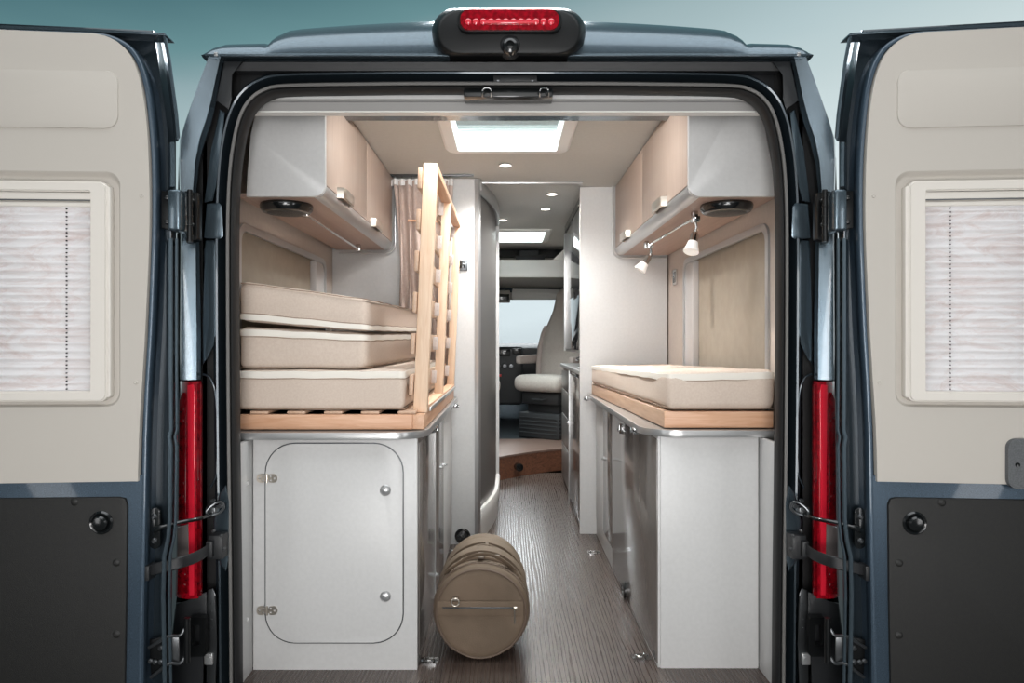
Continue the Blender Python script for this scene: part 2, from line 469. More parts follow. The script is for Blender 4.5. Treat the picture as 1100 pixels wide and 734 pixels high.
# roof spoiler surface
def roof_z(x):
    ax = abs(x)
    if ax < .70: return 2.068-.045*(ax/.70)**2-.05*max(0, (ax-.62)/.08)**3
    if ax < .72: return 1.965
    return 1.969-.004*(ax-.72)/.1-.088*max(0, (ax-.815)/.07)**3
bm = new(); secs = []
xs = [-.885+.0295*k for k in range(61)]
xs = sorted(set([round(x, 4) for x in xs]+[-.72, -.70, -.69, .72, .70, .69, .87, -.87]))
for x in xs:
    zt = roof_z(x); b = 1.879; h = zt-b
    s = []
    for k in range(15):
        t = k/14
        e = math.sin(min(1, t*1.25)*PI/2)
        s.append((x, 1.972+.26*(1-math.cos(t*PI/2))*1.15, b+h*(math.sin(t*PI/2)**.85)))
    s += [(x, 2.5, zt-.02 if h > .01 else zt), (x, 2.5, b-.02), (x, 1.98, b-.004)]
    secs.append(s)
loft(bm, secs, True, True)
obj('roof_spoiler', bm, 'paint', van, ang=50)
# small joints at both ends of the gutter
for s in (-1, 1):
    bm = new(); box(bm, min(s*.835, s*.845), max(s*.835, s*.845), 1.9645, 1.972, 1.873, 1.884, .001)
    obj('gutter_joint', bm, 'edge', van)

# side pillars
lv = [(63, 223, 240), (85, 214, 236), (109, 205, 232), (130, 197.5, 227), (150, 191.5, 220), (175, 191, 214), (204, 192, 211), (240, 193, 214), (300, 192.5, 215), (360, 192, 216), (408, 192, 216)]
bm = new(); secs = []
for y, xo, xi in lv:
    Y = 2.0; z = wz(y, Y); w = xi-xo
    a = wx(xo, 2.0)
    secs.append([(a+.004, 2.10, z), (a-.004, 2.07, z), (a-.004, 2.03, z), (wx(xo+w*.05, 2.005), 2.005, z), (wx(xo+w*.10, 1.979), 1.979, z), (wx(xo+w*.42, 1.9858), 1.9858, z), (wx(xo+w*.80, 1.9948), 1.9948, z), (wx(xo+w*.86, 2.003), 2.003, z), (wx(xi-.3, 2.014), 2.014, z), (wx(xi, 2.03), 2.03, z), (wx(xi, 2.10), 2.10, z)])
loft(bm, secs, True, True)
P1 = copybm(bm); P2 = copybm(bm, MIR); bm.free()
obj('side_pillar', P1, 'paint', van, ang=25); obj('side_pillar', P2, 'paint', van, ang=25)
# dark plate behind the jamb, from pillar to opening frame
bm = new()
pprism(bm, [(236, 64), (275, 64), (262, 110), (243, 160), (240, 300), (242, 500), (246, 790), (172, 790), (190, 640), (190, 250), (192, 170)], 2.06, 2.09)
P1 = copybm(bm); P2 = copybm(bm, MIR); bm.free()
obj('jamb_panel', P1, 'rubber', van); obj('jamb_panel', P2, 'rubber', van)
# plastic corner covers
bm = new()
pprism(bm, [(241, 66), (262, 66), (248, 80), (249.5, 105), (245.5, 119), (240, 112), (232, 109)], 1.99, 2.04, .003)
P1 = copybm(bm); P2 = copybm(bm, MIR); bm.free()
obj('corner_cover', P1, 'plastic', van); obj('corner_cover', P2, 'plastic', van)
# pressed ribs of the jamb (upper rib, block, long channel, lower flange)
def both(name, m, bm, lab=None):
    P2 = copybm(bm, MIR)
    a = obj(name, bm, m, van, label=lab); b = obj(name, P2, m, van, label=lab); return a, b
bm = new()
pprism(bm, [(236, 117), (242, 121), (237, 160), (232, 200), (229, 216), (219, 218), (222, 200), (227, 160)], 2.01, 2.06, .006)
both('jamb_rib', 'paint', bm)
bm = new()
pprism(bm, [(222, 219), (236, 218), (239, 222), (240, 254), (237, 257), (219, 256)], 2, 2.055, .005)
both('jamb_block', 'paint', bm)
bm = new()
pprism(bm, [(221, 258), (231, 258), (233, 262), (233, 362), (230, 370), (222, 386), (217.5, 393), (218, 340), (219.5, 290), (219, 270)], 2.015, 2.065, .008, 3)
both('jamb_rib', 'paint', bm)
# gasket loop beside the tail light
bm = new()
tube(bm, smooth_path([W(218, 402, 2.015), W(226, 407, 2.015), (W(231.5, 424, 2.015)), W(233, 460, 2.015), W(233, 500, 2.015), W(232, 512, 2.015), W(226, 524, 2.015)], 5), .0035, 8)
both('gasket_loop', 'paint_jamb_and_shade', bm)
# lower bumper corner piece and zinc flange
bm = new()
pprism(bm, [(189, 648), (204, 646), (211, 640), (222, 636), (222, 664), (218, 672), (218, 800), (182, 800), (184, 700)], 1.975, 2.065, .004)
both('bumper_corner', 'plastic', bm)
bm = new()
pprism(bm, [(223, 634), (229, 632), (232, 640), (233, 690), (230, 800), (221, 800), (222, 690), (220, 660)], 1.99, 2.05, .004)
for k in range(4): disc(bm, W(227, 648+k*9, 1.988), .0022, .004)
both('lower_flange', 'steel_dark', bm)
bm = new(); box(bm, wx(220, 1.985), wx(229, 1.985), 1.98, 1.99, wz(714, 1.985), wz(702, 1.985), .002); disc(bm, W(224.5, 708, 1.979), .005, .004)
both('number_clip', 'edge', bm)
# shaped shoulder plate near check strap
bm = new()
pprism(bm, [(236, 530), (243, 520), (246, 540), (246, 600), (243, 615), (236, 606), (231, 590), (229, 560)], 2, 2.05, .006)
both('shoulder_plate', 'paint', bm)

# tail lights
def tail_light(s):
    t = thing_part = None
    def m(b): return copybm(b, MIR) if s > 0 else b
    Yl = 1.972
    b = new()
    secs = []
    for y, a, c in ((410, 193.5, 216.5), (440, 192, 216), (520, 191, 216), (600, 189.5, 216), (643, 188.5, 216)):
        A = wx(a, Yl); C = wx(c, Yl); z = wz(y, Yl); w = C-A
        secs.append([(wx(a, 2.07), 2.07, z), (wx(a, Yl+.02), Yl+.02, z), (A+w*.1, Yl+.004, z), (A+w*.45, Yl-.006, z), (A+w*.88, Yl, z), (wx(c, Yl+.012), Yl+.012, z), (wx(c, 2.07), 2.07, z)])
    loft(b, secs, True, True)
    base = obj('tail_light', m(b), 'red', van, label='tall narrow red tail light lens')
    b = new(); prism(b, [W(201, 414, Yl-.006), W(207, 413, Yl-.008), W(209, 420, Yl-.008), W(208, 640, Yl-.008), W(203, 640, Yl-.008)], (0, .01, 0), .0015); obj('light_bar', m(b), 'red_bright', base)
    b = new(); prism(b, [W(212, 412, Yl-.004), W(216, 413, Yl-.004), W(216, 640, Yl-.004), W(211.5, 641, Yl-.004)], (0, .01, 0), .0012); obj('side_reflector', m(b), 'red_dark', base)
    b = new(); prism(b, [W(192.5, 430, Yl-.003), W(196, 422, Yl-.005), W(199, 430, Yl-.006), W(199, 560, Yl-.006), W(191.5, 560, Yl-.003)], (0, .012, 0), .0015)
    for yy in (440, 452, 520, 534): disc(b, W(195.5, yy, Yl-.006), .005, .004)
    obj('bulb_chamber', m(b), 'red_dark', base)
    b = new(); prism(b, [W(190.5, 567, Yl-.005), W(202, 563, Yl-.008), W(203, 604, Yl-.008), W(190, 606, Yl-.005)], (0, .014, 0), .002); obj('reversing_lamp', m(b), 'clear_lens', base)
    b = new(); prism(b, [W(191, 611, Yl-.004), W(202, 609, Yl-.008), W(201, 638, Yl-.008), W(190, 639, Yl-.004)], (0, .012, 0), .002)
    for yy in (618, 630): disc(b, W(196, yy, Yl-.008), .008, .004)
    obj('lower_chamber', m(b), 'red_dark', base)
tail_light(-1); tail_light(1)

# hinges
def hinge(s, y0, y1, body_x, door_x):
    """pressed hinge: knuckle, door leaf with two bolts, body leaf with bolts"""
    def m(b): return copybm(b, MIR) if s > 0 else b
    Y = 1.85
    kx0, kx1 = wx(191, Y), wx(199, Y)
    b = new()
    prism(b, [W(door_x, y0+2, Y-.02), W(189, y0+2, Y-.02), W(189, y1-8, Y-.02), W(door_x, y1-12, Y-.02)], (0, .012, 0), .003)
    root = obj('hinge', m(b), 'black_metal', van)
    b = new()
    box(b, wx(186, Y), wx(200, Y), Y-.035, Y+.03, wz(y1-7, Y), wz(y0+3, Y), .008, 3)
    obj('hinge_knuckle', m(b), 'paint', root)
    b = new()
    disc(b, (wx(204, Y), Y, (wz(y0+4, Y)+wz(y1, Y))/2), .007, abs(wz(y0+1, Y)-wz(y1+3, Y)), 'Z', 14)
    for k in range(5):
        zz = wz(y0+8+k*(y1-y0-12)/4, Y); torus(b, (wx(204, Y), Y, zz), .0075, .0015, 'Z', 14, 6)
    obj('hinge_pin', m(b), 'black_metal', root)
    b = new()
    prism(b, [W(198, y0+2, Y+.06), W(212, y0+4, Y+.06), W(212, y1, Y+.06), W(200, y1+4, Y+.06)], (0, .03, 0), .003)
    obj('body_leaf', m(b), 'black_metal', root)
    for py in (y0+10, y1-18):
        b = new(); revolve(b, W(door_x+7, py, Y-.02), [(.007, 0), (.007, -.004), (.005, -.007), (.003, -.008)], 'Y', 12); obj('bolt', m(b), 'plastic_gloss', root)
        b = new(); revolve(b, W(207, py+3, Y+.055), [(.006, 0), (.006, -.004), (.004, -.006)], 'Y', 12); obj('bolt', m(b), 'plastic_gloss', root)
for s in (-1, 1): hinge(s, 203, 257, 212, 173)
def low_hinge(s):
    def m(b): return copybm(b, MIR) if s > 0 else b
    Y = 1.84
    b = new(); prism(b, [W(160, 688, Y), W(176, 684, Y), W(178, 720, Y), W(162, 728, Y)], (0, .01, 0), .003)
    root = obj('hinge', m(b), 'black_metal', van)
    b = new()
    tube(b, smooth_path([W(160, 696, Y-.005), W(167, 692, Y-.01), W(180, 684, Y-.015), W(193, 683, Y), W(198, 676, Y+.01)], 5), .0045, 8)
    tube(b, smooth_path([W(162, 728, Y-.005), W(170, 722, Y-.01), W(182, 713, Y-.015), W(193, 713, Y), W(198, 706, Y+.01)], 5), .0045, 8)
    obj('hinge_arm', m(b), 'steel_dark', root)
    b = new(); prism(b, [W(176, 686, Y-.008), W(192, 685, Y), W(192, 712, Y), W(176, 716, Y-.008)], (0, .006, 0), .002); obj('hinge_leaf', m(b), 'steel_dark', root)
    b = new(); disc(b, (wx(201, Y), Y, (wz(664, Y)+wz(712, Y))/2), .008, abs(wz(664, Y)-wz(712, Y)), 'Z', 14); obj('hinge_pin', m(b), 'black_metal', root)
    b = new(); ringplate(b, rrect(wx(204, 1.95), wx(222, 1.95), wz(704, 1.95), wz(662, 1.95), .006), rrect(wx(208, 1.95), wx(216, 1.95), wz(692, 1.95), wz(670, 1.95), .004), 1.94, 1.96); obj('latch_plate', m(b), 'black_metal', root)
    for px, py in ((162, 710), (167, 711), (173, 696), (173, 711)):
        b = new(); revolve(b, W(px, py, Y-.003), [(.007, 0), (.007, -.004), (.004, -.007)], 'Y', 12); obj('bolt', m(b), 'steel_dark', root)
for s in (-1, 1): low_hinge(s)

# check rod and check strap
def check_gear(s):
    def m(b): return copybm(b, MIR) if s > 0 else b
    b = new(); pl = rrect(wx(160, 1.84), wx(172, 1.84), wz(590, 1.84), wz(546, 1.84), .014)
    prism(b, [(p[0], 1.84, p[1]) for p in pl], (0, .008, 0), .002)
    rod = obj('check_rod', m(b), 'plastic_gloss', van, label='black rod tying the open door to the body')
    for py in (555, 581):
        b = new(); revolve(b, W(166, py, 1.839), [(.008, 0), (.008, -.003), (.005, -.006), (.003, -.003)], 'Y', 14); obj('bolt', m(b), 'steel_dark', rod)
    b = new(); tube(b, smooth_path([W(165, 570, 1.835), W(172, 567, 1.83), W(195, 561, 1.86), W(215, 557, 1.90), W(228, 552, 1.95)], 5), [.0075]*6+[.0055]*15, 8); obj('rod', m(b), 'plastic_gloss', rod)
    b = new()
    tube(b, smooth_path([W(222, 549, 1.94), W(231, 541, 1.95), W(238, 540, 1.96), W(240, 546, 1.96), W(234, 552, 1.95), W(225, 554, 1.94)], 4, True), .004, 8, closed=True)
    box(b, wx(221, 1.95), wx(232, 1.95), 1.945, 1.975, wz(553, 1.95), wz(545, 1.95), .003)
    disc(b, W(236, 544, 1.955), .006, .01); disc(b, W(229, 538, 1.955), .005, .012)
    obj('rod_latch', m(b), 'steel_dark', rod)
    b = new()
    secs = []
    for p in smooth_path([W(160, 613, 1.84), W(172, 610, 1.83), W(192, 605, 1.84), W(210, 599, 1.88), W(222, 592, 1.92), W(229, 583, 1.955)], 5):
        secs.append([p+Vector((0, 0, .016)), p+Vector((0, -.004, .013)), p+Vector((0, -.004, -.013)), p+Vector((0, 0, -.016)), p+Vector((0, .003, 0))])
    loft(b, secs, True, True)
    st = obj('check_strap', m(b), 'plastic', van, label='wide black strap between door and body')
    b = new(); box(b, wx(159, 1.84), wx(164, 1.84), 1.82, 1.86, wz(622, 1.84), wz(606, 1.84), .003); obj('strap_anchor', m(b), 'plastic', st)
    b = new(); box(b, wx(226, 1.96), wx(241, 1.96), 1.945, 1.99, wz(600, 1.96), wz(574, 1.96), .004); box(b, wx(224, 1.95), wx(231, 1.95), 1.93, 1.96, wz(597, 1.95), wz(580, 1.95), .003)
    obj('strap_housing', m(b), 'plastic', st)
    for q, w_ in ((237, 576), (240, 590), (229, 571)):
        b = new(); revolve(b, W(q, w_, 1.94), [(.005, .006), (.005, 0), (.003, -.003)], 'Y', 10); obj('bolt', m(b), 'steel_dark', st)
for s in (-1, 1): check_gear(s)

# ---- rear doors, local (u outward, d away from camera, z up)
def rear_door(s, ang, Xh):
    Yh = 1.82
    ca, sa = math.cos(ang), math.sin(ang)
    X4 = Matrix(((s*ca, 0, 0, s*Xh), (-sa, 1, 0, Yh), (0, 0, 1, 0), (0, 0, 0, 1)))
    a0 = .05
    def D(px, py, d=0):
        q = (545-px)/F
        u = (q*(1.82+d)-.8815)/(1+q*a0)
        Y = 1.82+d-a0*u
        return (u, H+(CY-py)*Y/F)
    f = lambda p, y: (p[0], y, p[1])
    def pol(l): return [D(*p) for p in l]
    UMAX = .80
    def P3(l, d): return [(p[0], d, p[1]) for p in l]
    zb = -.16
    # outer shell plate
    right = [(174, 32), (179, 60), (183, 90), (187, 120), (190, 145), (190, 204), (191, 300), (192, 480), (190, 560), (186, 600), (185, 740)]
    Lr = [(D(p[0]-1, p[1], .10)[0], D(p[0]-1, p[1], .055)[1]) for p in right]
    shell = [(UMAX, D(0, 23.5, .055)[1]+.004)]+Lr+[(Lr[-1][0], zb), (UMAX, zb)]
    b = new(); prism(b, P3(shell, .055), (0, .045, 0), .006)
    door = obj('rear_door', b, 'paint_jamb_and_shade', van, xf=X4, label='open rear door with cream lined inside')  # same body paint really; shade of the recess put into a darker colour
    # folded hinge flange strip
    def strip(pts, w, d0, d1, name, m, par=door):
        b = new(); secs = []
        for i, p in enumerate(pts):
            t = (Vector(pts[min(i+1, len(pts)-1)])-Vector(pts[max(i-1, 0)])).normalized()
            n = Vector((-t.y, t.x))
            if n.x < 0: n = -n
            p0 = Vector(p); p1 = p0+n*w
            secs.append([(p0.x+(d1-d0)*.58, d1, p0.y), (p0.x, d0+.003, p0.y), (p0.x+n.x*.002, d0, p0.y+n.y*.002), (p1.x-n.x*.002, d0, p1.y-n.y*.002), (p1.x, d0+.003, p1.y), (p1.x+(d1-d0)*.58, d1, p1.y)])
        loft(b, secs, True, True)
        return obj(name, b, m, par, xf=X4)
    strip(pol([(174, 33), (179, 60), (183, 90), (187, 120), (189, 145)]), .010, .02, .06, 'edge_flange', 'paint')
    strip(pol([(186, 152), (186.5, 175), (186.5, 200)]), .012, .005, .06, 'edge_flange', 'paint')
    st = pol([(190, 256), (190, 330), (190, 400), (190.5, 462), (188.5, 470), (190, 480), (189, 560), (187, 580), (183, 598), (182, 640), (183, 700), (184, 760)])
    strip(st, .008, .004, .06, 'edge_flange', 'paint')
    st2 = [(p[0]+.011, p[1]) for p in st]
    strip(st2, .011, -.002, .06, 'edge_flange', 'paint')
    # painted inner frame (whole lining carrier)
    edge = [(100, 33), (115, 35.5), (130, 41.5), (142, 51), (151, 66), (157, 84), (161, 104), (164, 130), (166, 155), (167.5, 190), (167.5, 240), (165.5, 300), (163, 360), (160, 410), (157.5, 470), (156.5, 530), (155, 600), (153, 680), (151.5, 760)]
    Le = [tuple(p) for p in smooth_path([Vector(D(*p)+(0,)) for p in edge], 2)]
    Le = [(p[0], p[1]) for p in Le]
    frame = [(UMAX, D(0, 29)[1]+.003)]+Le+[(Le[-1][0], zb+.02), (UMAX, zb+.02)]
    b = new(); prism(b, P3([(p[0], p[1]) for p in frame], .018), (0, .041, 0))
    bmesh.ops.delete(b, geom=[fc for fc in b.faces if len(fc.verts) > 4], context='FACES_ONLY')
    whole = rrect(D(132, 200)[0], .745, D(130, 440)[1], D(130, 182)[1], .035, 6)
    b2 = new(); fill_holes(b2, [(p[0], p[1]) for p in frame], [whole], .018, .059, f)
    # rounded outer lip
    fi_ = []
    nF = len(frame)
    for i in range(nF):
        p = Vector(frame[i]); t0 = (Vector(frame[(i+1) % nF])-Vector(frame[i-1])).normalized(); n0 = Vector((-t0.y, t0.x))
        c0 = Vector((.45, .95))
        if n0.dot(c0-p) < 0: n0 = -n0
        fi_.append((p, n0))
    b.free(); b = b2
    secs = [[(p+n0*o).to_tuple()[:1]+(d,)+(p+n0*o).to_tuple()[1:] for o, d in ((0, .03), (0, .011), (.002, .006), (.005, .004), (.012, .004), (.013, .03))] for p, n0 in fi_]
    loft(b, secs, True, False, True)
    obj('inner_frame', b, 'paint_blue', door, xf=X4)
    zc = D(149, 519)[1]
    b = new(); prism(b, P3([(D(156, 519)[0], zc+.02), (D(154, 640)[0], zc-.3), (D(152, 740)[0], zb+.03), (.79, zb+.03), (.79, zc+.02)], .0045), (0, .012, 0), .001)
    obj('frame_plate', b, 'paint_blue', door, xf=X4)
    # top flange
    b = new(); prism(b, P3([D(174, 33), D(176, 36), D(100, 32), D(0, 28.5), (UMAX, D(0, 27)[1]), (UMAX, D(0, 24)[1]), D(0, 25), D(100, 29)], .012), (0, .05, 0), .002)
    obj('top_flange', b, 'paint', door, xf=X4)
    # beige lining with a hole for the window recess
    te = [(100, 36.5), (113, 39), (126, 45), (137, 55), (145, 68), (151, 86), (155, 106), (158, 130), (160, 160), (161, 190), (161.5, 220), (161, 260), (159, 310), (156.5, 360), (153.5, 410), (151, 450), (149.5, 490), (149, 517)]
    Lt = [(p[0], p[1]) for p in smooth_path([Vector(D(*p)+(0,)) for p in te], 2)]
    zbot = D(149, 518)[1]
    outer = [(UMAX-.01, D(0, 31)[1]+.003)]+Lt+[(UMAX-.01, zbot-.001)]
    # recess outlines
    u0, z1 = D(130, 185); _, z0 = D(130, 437)
    u0b = D(127, 437)[0]
    U1 = .74
    hole = rrect(u0, U1, z0, z1, .035, 6)
    ci = D(125, 192); cz = D(125, 434)
    hole_in = rrect(ci[0], U1-.015, cz[1], ci[1], .03, 6)
    b = new()
    fill_holes(b, outer, [hole], -.004, .012, f)
    obj('lining_panel', b, 'trim', door, xf=X4, ang=30)
    b = new()
    n = len(hole)
    mid = [((hole[i][0]*.5+hole_in[i][0]*.5), (hole[i][1]*.5+hole_in[i][1]*.5)) for i in range(n)]
    loft(b, [P3(hole, -.004), P3([(hole[i][0]*.8+hole_in[i][0]*.2, hole[i][1]*.8+hole_in[i][1]*.2) for i in range(n)], -.002), P3(mid, .006), P3([(hole[i][0]*.2+hole_in[i][0]*.8, hole[i][1]*.2+hole_in[i][1]*.8) for i in range(n)], .0115), P3(hole_in, .012)], True)
    b.faces.new([b.verts.new(v) for v in P3(hole_in, .0121)])
    obj('window_recess', b, 'trim', door, xf=X4, ang=50)
    # embossed field
    a = D(128, 77); c = D(128, 139)
    b = new(); prism(b, P3(rrect(a[0], U1, c[1], a[1], .032, 6), -.0075), (0, .006, 0), .003, 3)
    obj('embossed_field', b, 'trim', door, xf=X4)
    # window frame
    fo = D(117, 196); fb = D(117, 431); fi = D(99, 222); fib = D(99, 420)
    U2 = .70
    wo = rrect(fo[0], U2, fb[1], fo[1], .018, 6); wi = rrect(fi[0], U2-.04, fib[1], D(99, 207)[1], .003, 6)
    b = new(); ringplate(b, wo, wi, -.012, .014, f)
    es = [e for e in b.edges if all(abs(v.co.y+.012) < 1e-6 for v in e.verts) and len(e.link_faces) == 2 and any(abs(fc.normal.y) < .5 for fc in e.link_faces)]
    b.normal_update()
    es = [e for e in b.edges if all(abs(v.co.y+.012) < 1e-6 for v in e.verts) and any(abs(fc.normal.y) < .5 for fc in e.link_faces)]
    bmesh.ops.bevel(b, geom=es, offset=.004, segments=3, affect='EDGES')
    wf = obj('window_frame', b, 'frame_cream', door, xf=X4)
    # raised rounded side rail beyond the frame edge
    b = new(); prism(b, P3(rrect(fo[0]-.007, fo[0]+.006, fb[1]+.01, fo[1]-.012, .006, 4), -.007), (0, .018, 0), .002)
    obj('frame_rail', b, 'frame_cream', door, xf=X4)
    # blind head rails
    b = new()
    box(b, fi[0], U2-.04, -.006, .01, D(99, 215)[1], D(99, 207.5)[1], .001)
    box(b, fi[0], U2-.04, -.004, .01, D(99, 222.5)[1], D(99, 218)[1], .001)
    box(b, fi[0], U2-.04, .006, .011, D(99, 219)[1], D(99, 214)[1])
    obj('blind_rail', b, 'frame_cream', door, xf=X4)
    b = new(); box(b, fi[0]+.002, U2-.045, -.0065, -.004, D(99, 216.4)[1], D(99, 215.2)[1]); obj('rail_slot', b, 'steel_dark', door, xf=X4)
    # pleated blind
    b = new(); ztop = D(99, 222)[1]; N = 46; secs = []
    for k in range(23*6+1):
        z = ztop+(fib[1]-ztop)*k/(23*6)
        d = .001+.0038*(1-math.cos(2*PI*k/6))
        secs.append([(fi[0]-.001, d, z), (fi[0]+.2, d, z), (U2-.038, d, z), (U2-.038, d+.002, z), (fi[0]-.001, d+.002, z)])
    loft(b, secs, True, True)
    obj('pleated_blind', b, 'blind', door, xf=X4, ang=180)
    b = new(); cu = D(71, 300)[0]
    for k in range(N//1):
        z = ztop+(fib[1]-ztop)*(k+.5)/N
        box(b, cu-.0012, cu+.0012, -.0005, .004, z-.0024, z+.0012)
    obj('blind_cord', b, 'cord', door, xf=X4)
    # lining screws
    for px, py in ((153, 211), (147, 411)):
        u, z = D(px, py); b = new(); revolve(b, (u, -.004, z), [(.0055, .001), (.0055, -.001), (.0035, -.0025), (.002, -.0015)], 'Y', 14); obj('lining_plug', b, 'trim', door, xf=X4)
    # lower dark lining
    c1 = D(137, 534)
    low = [(UMAX-.02, c1[1]), (c1[0]+.02, c1[1]), (c1[0]+.006, c1[1]-.004), (c1[0], c1[1]-.02), D(136, 650), D(134, 760), (D(134, 760)[0], zb+.04), (UMAX-.02, zb+.04)]
    b = new(); prism(b, P3(low, -.004), (0, .012, 0), .003)
    obj('lower_lining', b, 'dark_panel', door, xf=X4)
    for px, py in ((81, 539), (126, 604), (126, 681)):
        u, z = D(px, py); b = new(); revolve(b, (u, -.004, z), [(.010, .001), (.010, -.001), (.006, -.0045), (.002, -.005)], 'Y', 16); obj('lining_plug', b, 'dark_panel', door, xf=X4)
    u, z = D(110, 561); b = new()
    revolve(b, (u, -.004, z), [(.030, .001), (.031, -.003), (.027, -.007), (.021, -.004), (.0195, -.002), (.019, -.010), (.015, -.014), (.006, -.015)], 'Y', 26)
    obj('grommet', b, 'plastic_gloss', door, xf=X4)
    # recessed dark flange detail between frame and hinge edge
    b = new(); prism(b, P3(pol([(170, 200), (176, 205), (177, 260), (173, 262), (169, 252)]), .035), (0, .03, 0), .004); obj('hinge_pad', b, 'paint_jamb_and_shade', door, xf=X4)
    if s > 0:
        b = new(); h0 = D(13, 470); h1 = D(12, 523)
        o_ = rrect(h0[0]-.004, h0[0]+.14, h1[1], h0[1], .024, 5); i_ = rrect(h0[0]+.036, h0[0]+.12, h1[1]+.024, h0[1]-.026, .008, 5)
        ringplate(b, o_, i_, -.016, -.002, f)
        hd = obj('door_handle', b, 'handle_grey', door, xf=X4, label='black grained pull handle with a recess')
        b = new(); prism(b, P3(i_, -.004), (0, .004, 0)); revolve(b, (h0[0]+.018, -.017, (h0[1]+h1[1])/2-.002), [(.006, .004), (.006, -.001), (.002, 0)], 'Y', 12); obj('lock_pin', b, 'plastic_gloss', door, xf=X4)
    return door
rear_door(-1, .05, .8815)
rear_door(1, .08, .8815)

# third brake light with camera
def pill(px0, px1, py0, py1, Y, r, n=8):
    return rrect(wx(px0, Y), wx(px1, Y), wz(py1, Y), wz(py0, Y), r, n)
b = new(); basep = rrect(464, 629, 9, 60, 25, 8)
secs = [[(wx(p[0], 1.96), 2.12, wz(max(p[1], 14), 1.96)) for p in basep]]
for k in range(10):
    t = k/9; sc = 1-.15*(1-math.cos(t*PI/2))**1.5; scx = 1-.10*(1-math.cos(t*PI/2))
    Yk = 1.96-.078*math.sin(t*PI/2)
    secs.append([(wx(546.5+(p[0]-546.5)*scx, Yk), Yk, wz(34+(p[1]-34)*sc, Yk)) for p in basep])
loft(b, secs, True, True)
bl = obj('brake_light', b, 'plastic_satin', van, label='black pill-shaped roof housing with red high brake light and camera', ang=60)
b = new(); o_ = pill(494, 601, 12, 34, 1.87, .026); c2 = [(p[0]*.995, p[1]) for p in o_]
loft(b, [[(p[0], 1.90, p[1]) for p in o_], [(p[0], 1.866, p[1]) for p in o_], [(p[0]*.985, 1.859, 1.897+(p[1]-1.897)*.9 if False else p[1]) for p in o_]], True, True)
obj('brake_lens', b, 'red', bl)
b = new()
for k in range(12):
    u = 503+k*8.1
    revolve(b, W(u, 23, 1.857), [(.0085, .004), (.0085, 0), (.005, -.002), (.001, -.0025)], 'Y', 14)
box(b, wx(520, 1.857), wx(574, 1.857), 1.854, 1.862, wz(25.5, 1.857), wz(21.5, 1.857), .002)  # bar puts the bright light streak across the lens into colour
obj('optics_and_glint', b, 'red_bright', bl)
b = new(); ringplate(b, pill(491.5, 603.5, 11, 35, 1.87, .028), pill(494.5, 600.5, 12.5, 33.5, 1.87, .025), 1.865, 1.89); obj('lens_bezel', b, 'black_metal', bl)
b = new(); revolve(b, W(548, 49, 1.885), [(.028, .03), (.028, -.002), (.024, -.01), (.02, -.012)], 'Y', 28); obj('camera_ring', b, 'plastic', bl)
b = new(); revolve(b, W(548, 50, 1.872), [(.022, .01), (.022, -.004), (.019, -.010), (.012, -.0125), (.008, -.006), (.002, -.007)], 'Y', 26); obj('camera_lens', b, 'plastic_gloss', bl)

# striker plate and loops on the top of the opening
b = new(); box(b, wx(530, 2.0), wx(577, 2.0), 1.998, 2.02, wz(88, 2.0), wz(81, 2.0), .002)
sp = obj('latch_plate', b, 'plastic', van)
b = new(); box(b, wx(498, 2.0), wx(594, 2.0), 2.0, 2.06, wz(104, 2.0), wz(95, 2.0), .002); obj('striker_carrier', b, 'plastic_gloss', van)
for cxp in (523, 584.5):
    b = new(); tube(b, smooth_path([W(cxp-4.5, 104, 2.0), W(cxp-4.5, 98, 1.985), W(cxp-2.5, 95, 1.982), W(cxp+2.5, 95, 1.982), W(cxp+4.5, 98, 1.985), W(cxp+4.5, 104, 2.0)], 4), .0026, 8)
    obj('striker_loop', b, 'chrome', van)
for cxp in (535, 572): 
    b = new(); revolve(b, W(cxp, 86, 1.998), [(.005, 0), (.005, -.003), (.002, -.004)], 'Y', 12); obj('screw', b, 'steel_dark', sp)

# inner header panel just inside the opening
b = new()
prism(b, [(-.765, 2.055, 1.81), (-.765, 2.055, 1.781), (-.765, 2.10, 1.778), (-.765, 2.10, 1.86), (-.765, 2.06, 1.86)], (1.53, 0, 0), 0)
obj('header_panel', b, 'white_lam', van)
b = new(); prism(b, [(-.80, 2.075, 1.7775), (-.80, 2.085, 1.754), (-.80, 2.10, 1.754), (-.80, 2.10, 1.7775)], (1.60, 0, 0)); obj('header_strip', b, 'header_grey', van)
b = new(); prism(b, [(-.85, 2.08, 1.7535), (-.85, 2.08, 1.749), (-.85, 2.115, 1.749), (-.85, 2.115, 1.7535)], (1.70, 0, 0)); obj('header_edge', b, 'white_plastic', van)

# body sides and roof shell around the interior
b = new()
prism(b, [(-.985, 2.06, -.35), (-.985, 2.06, 1.05), (-.972, 2.06, 1.62), (-.93, 2.06, 1.80), (-.885, 2.06, 1.885), (-.85, 2.06, 1.930), (-.83, 2.06, 1.930), (-.865, 2.06, 1.885), (-.91, 2.06, 1.80), (-.952, 2.06, 1.62), (-.965, 2.06, 1.05), (-.965, 2.06, -.35)], (0, 4.2, 0))
both('body_side', 'paint', b)
ROOFHOLES = [rrect(-.225, .225, 2.5, 2.99, .03), rrect(-.30, .30, 5.12, 5.72, .03)]
TOPHOLES = [rrect(-.30, .30, 2.47, 3.12, .03), rrect(-.36, .36, 5.05, 5.84, .03)]
b = new(); fill_holes(b, [(-.86, 2.45), (.86, 2.45), (.86, 6.26), (-.86, 6.26)], TOPHOLES, 1.955, 1.985, lambda p, z: (p[0], p[1], z))
obj('roof_panel', b, 'paint', van)
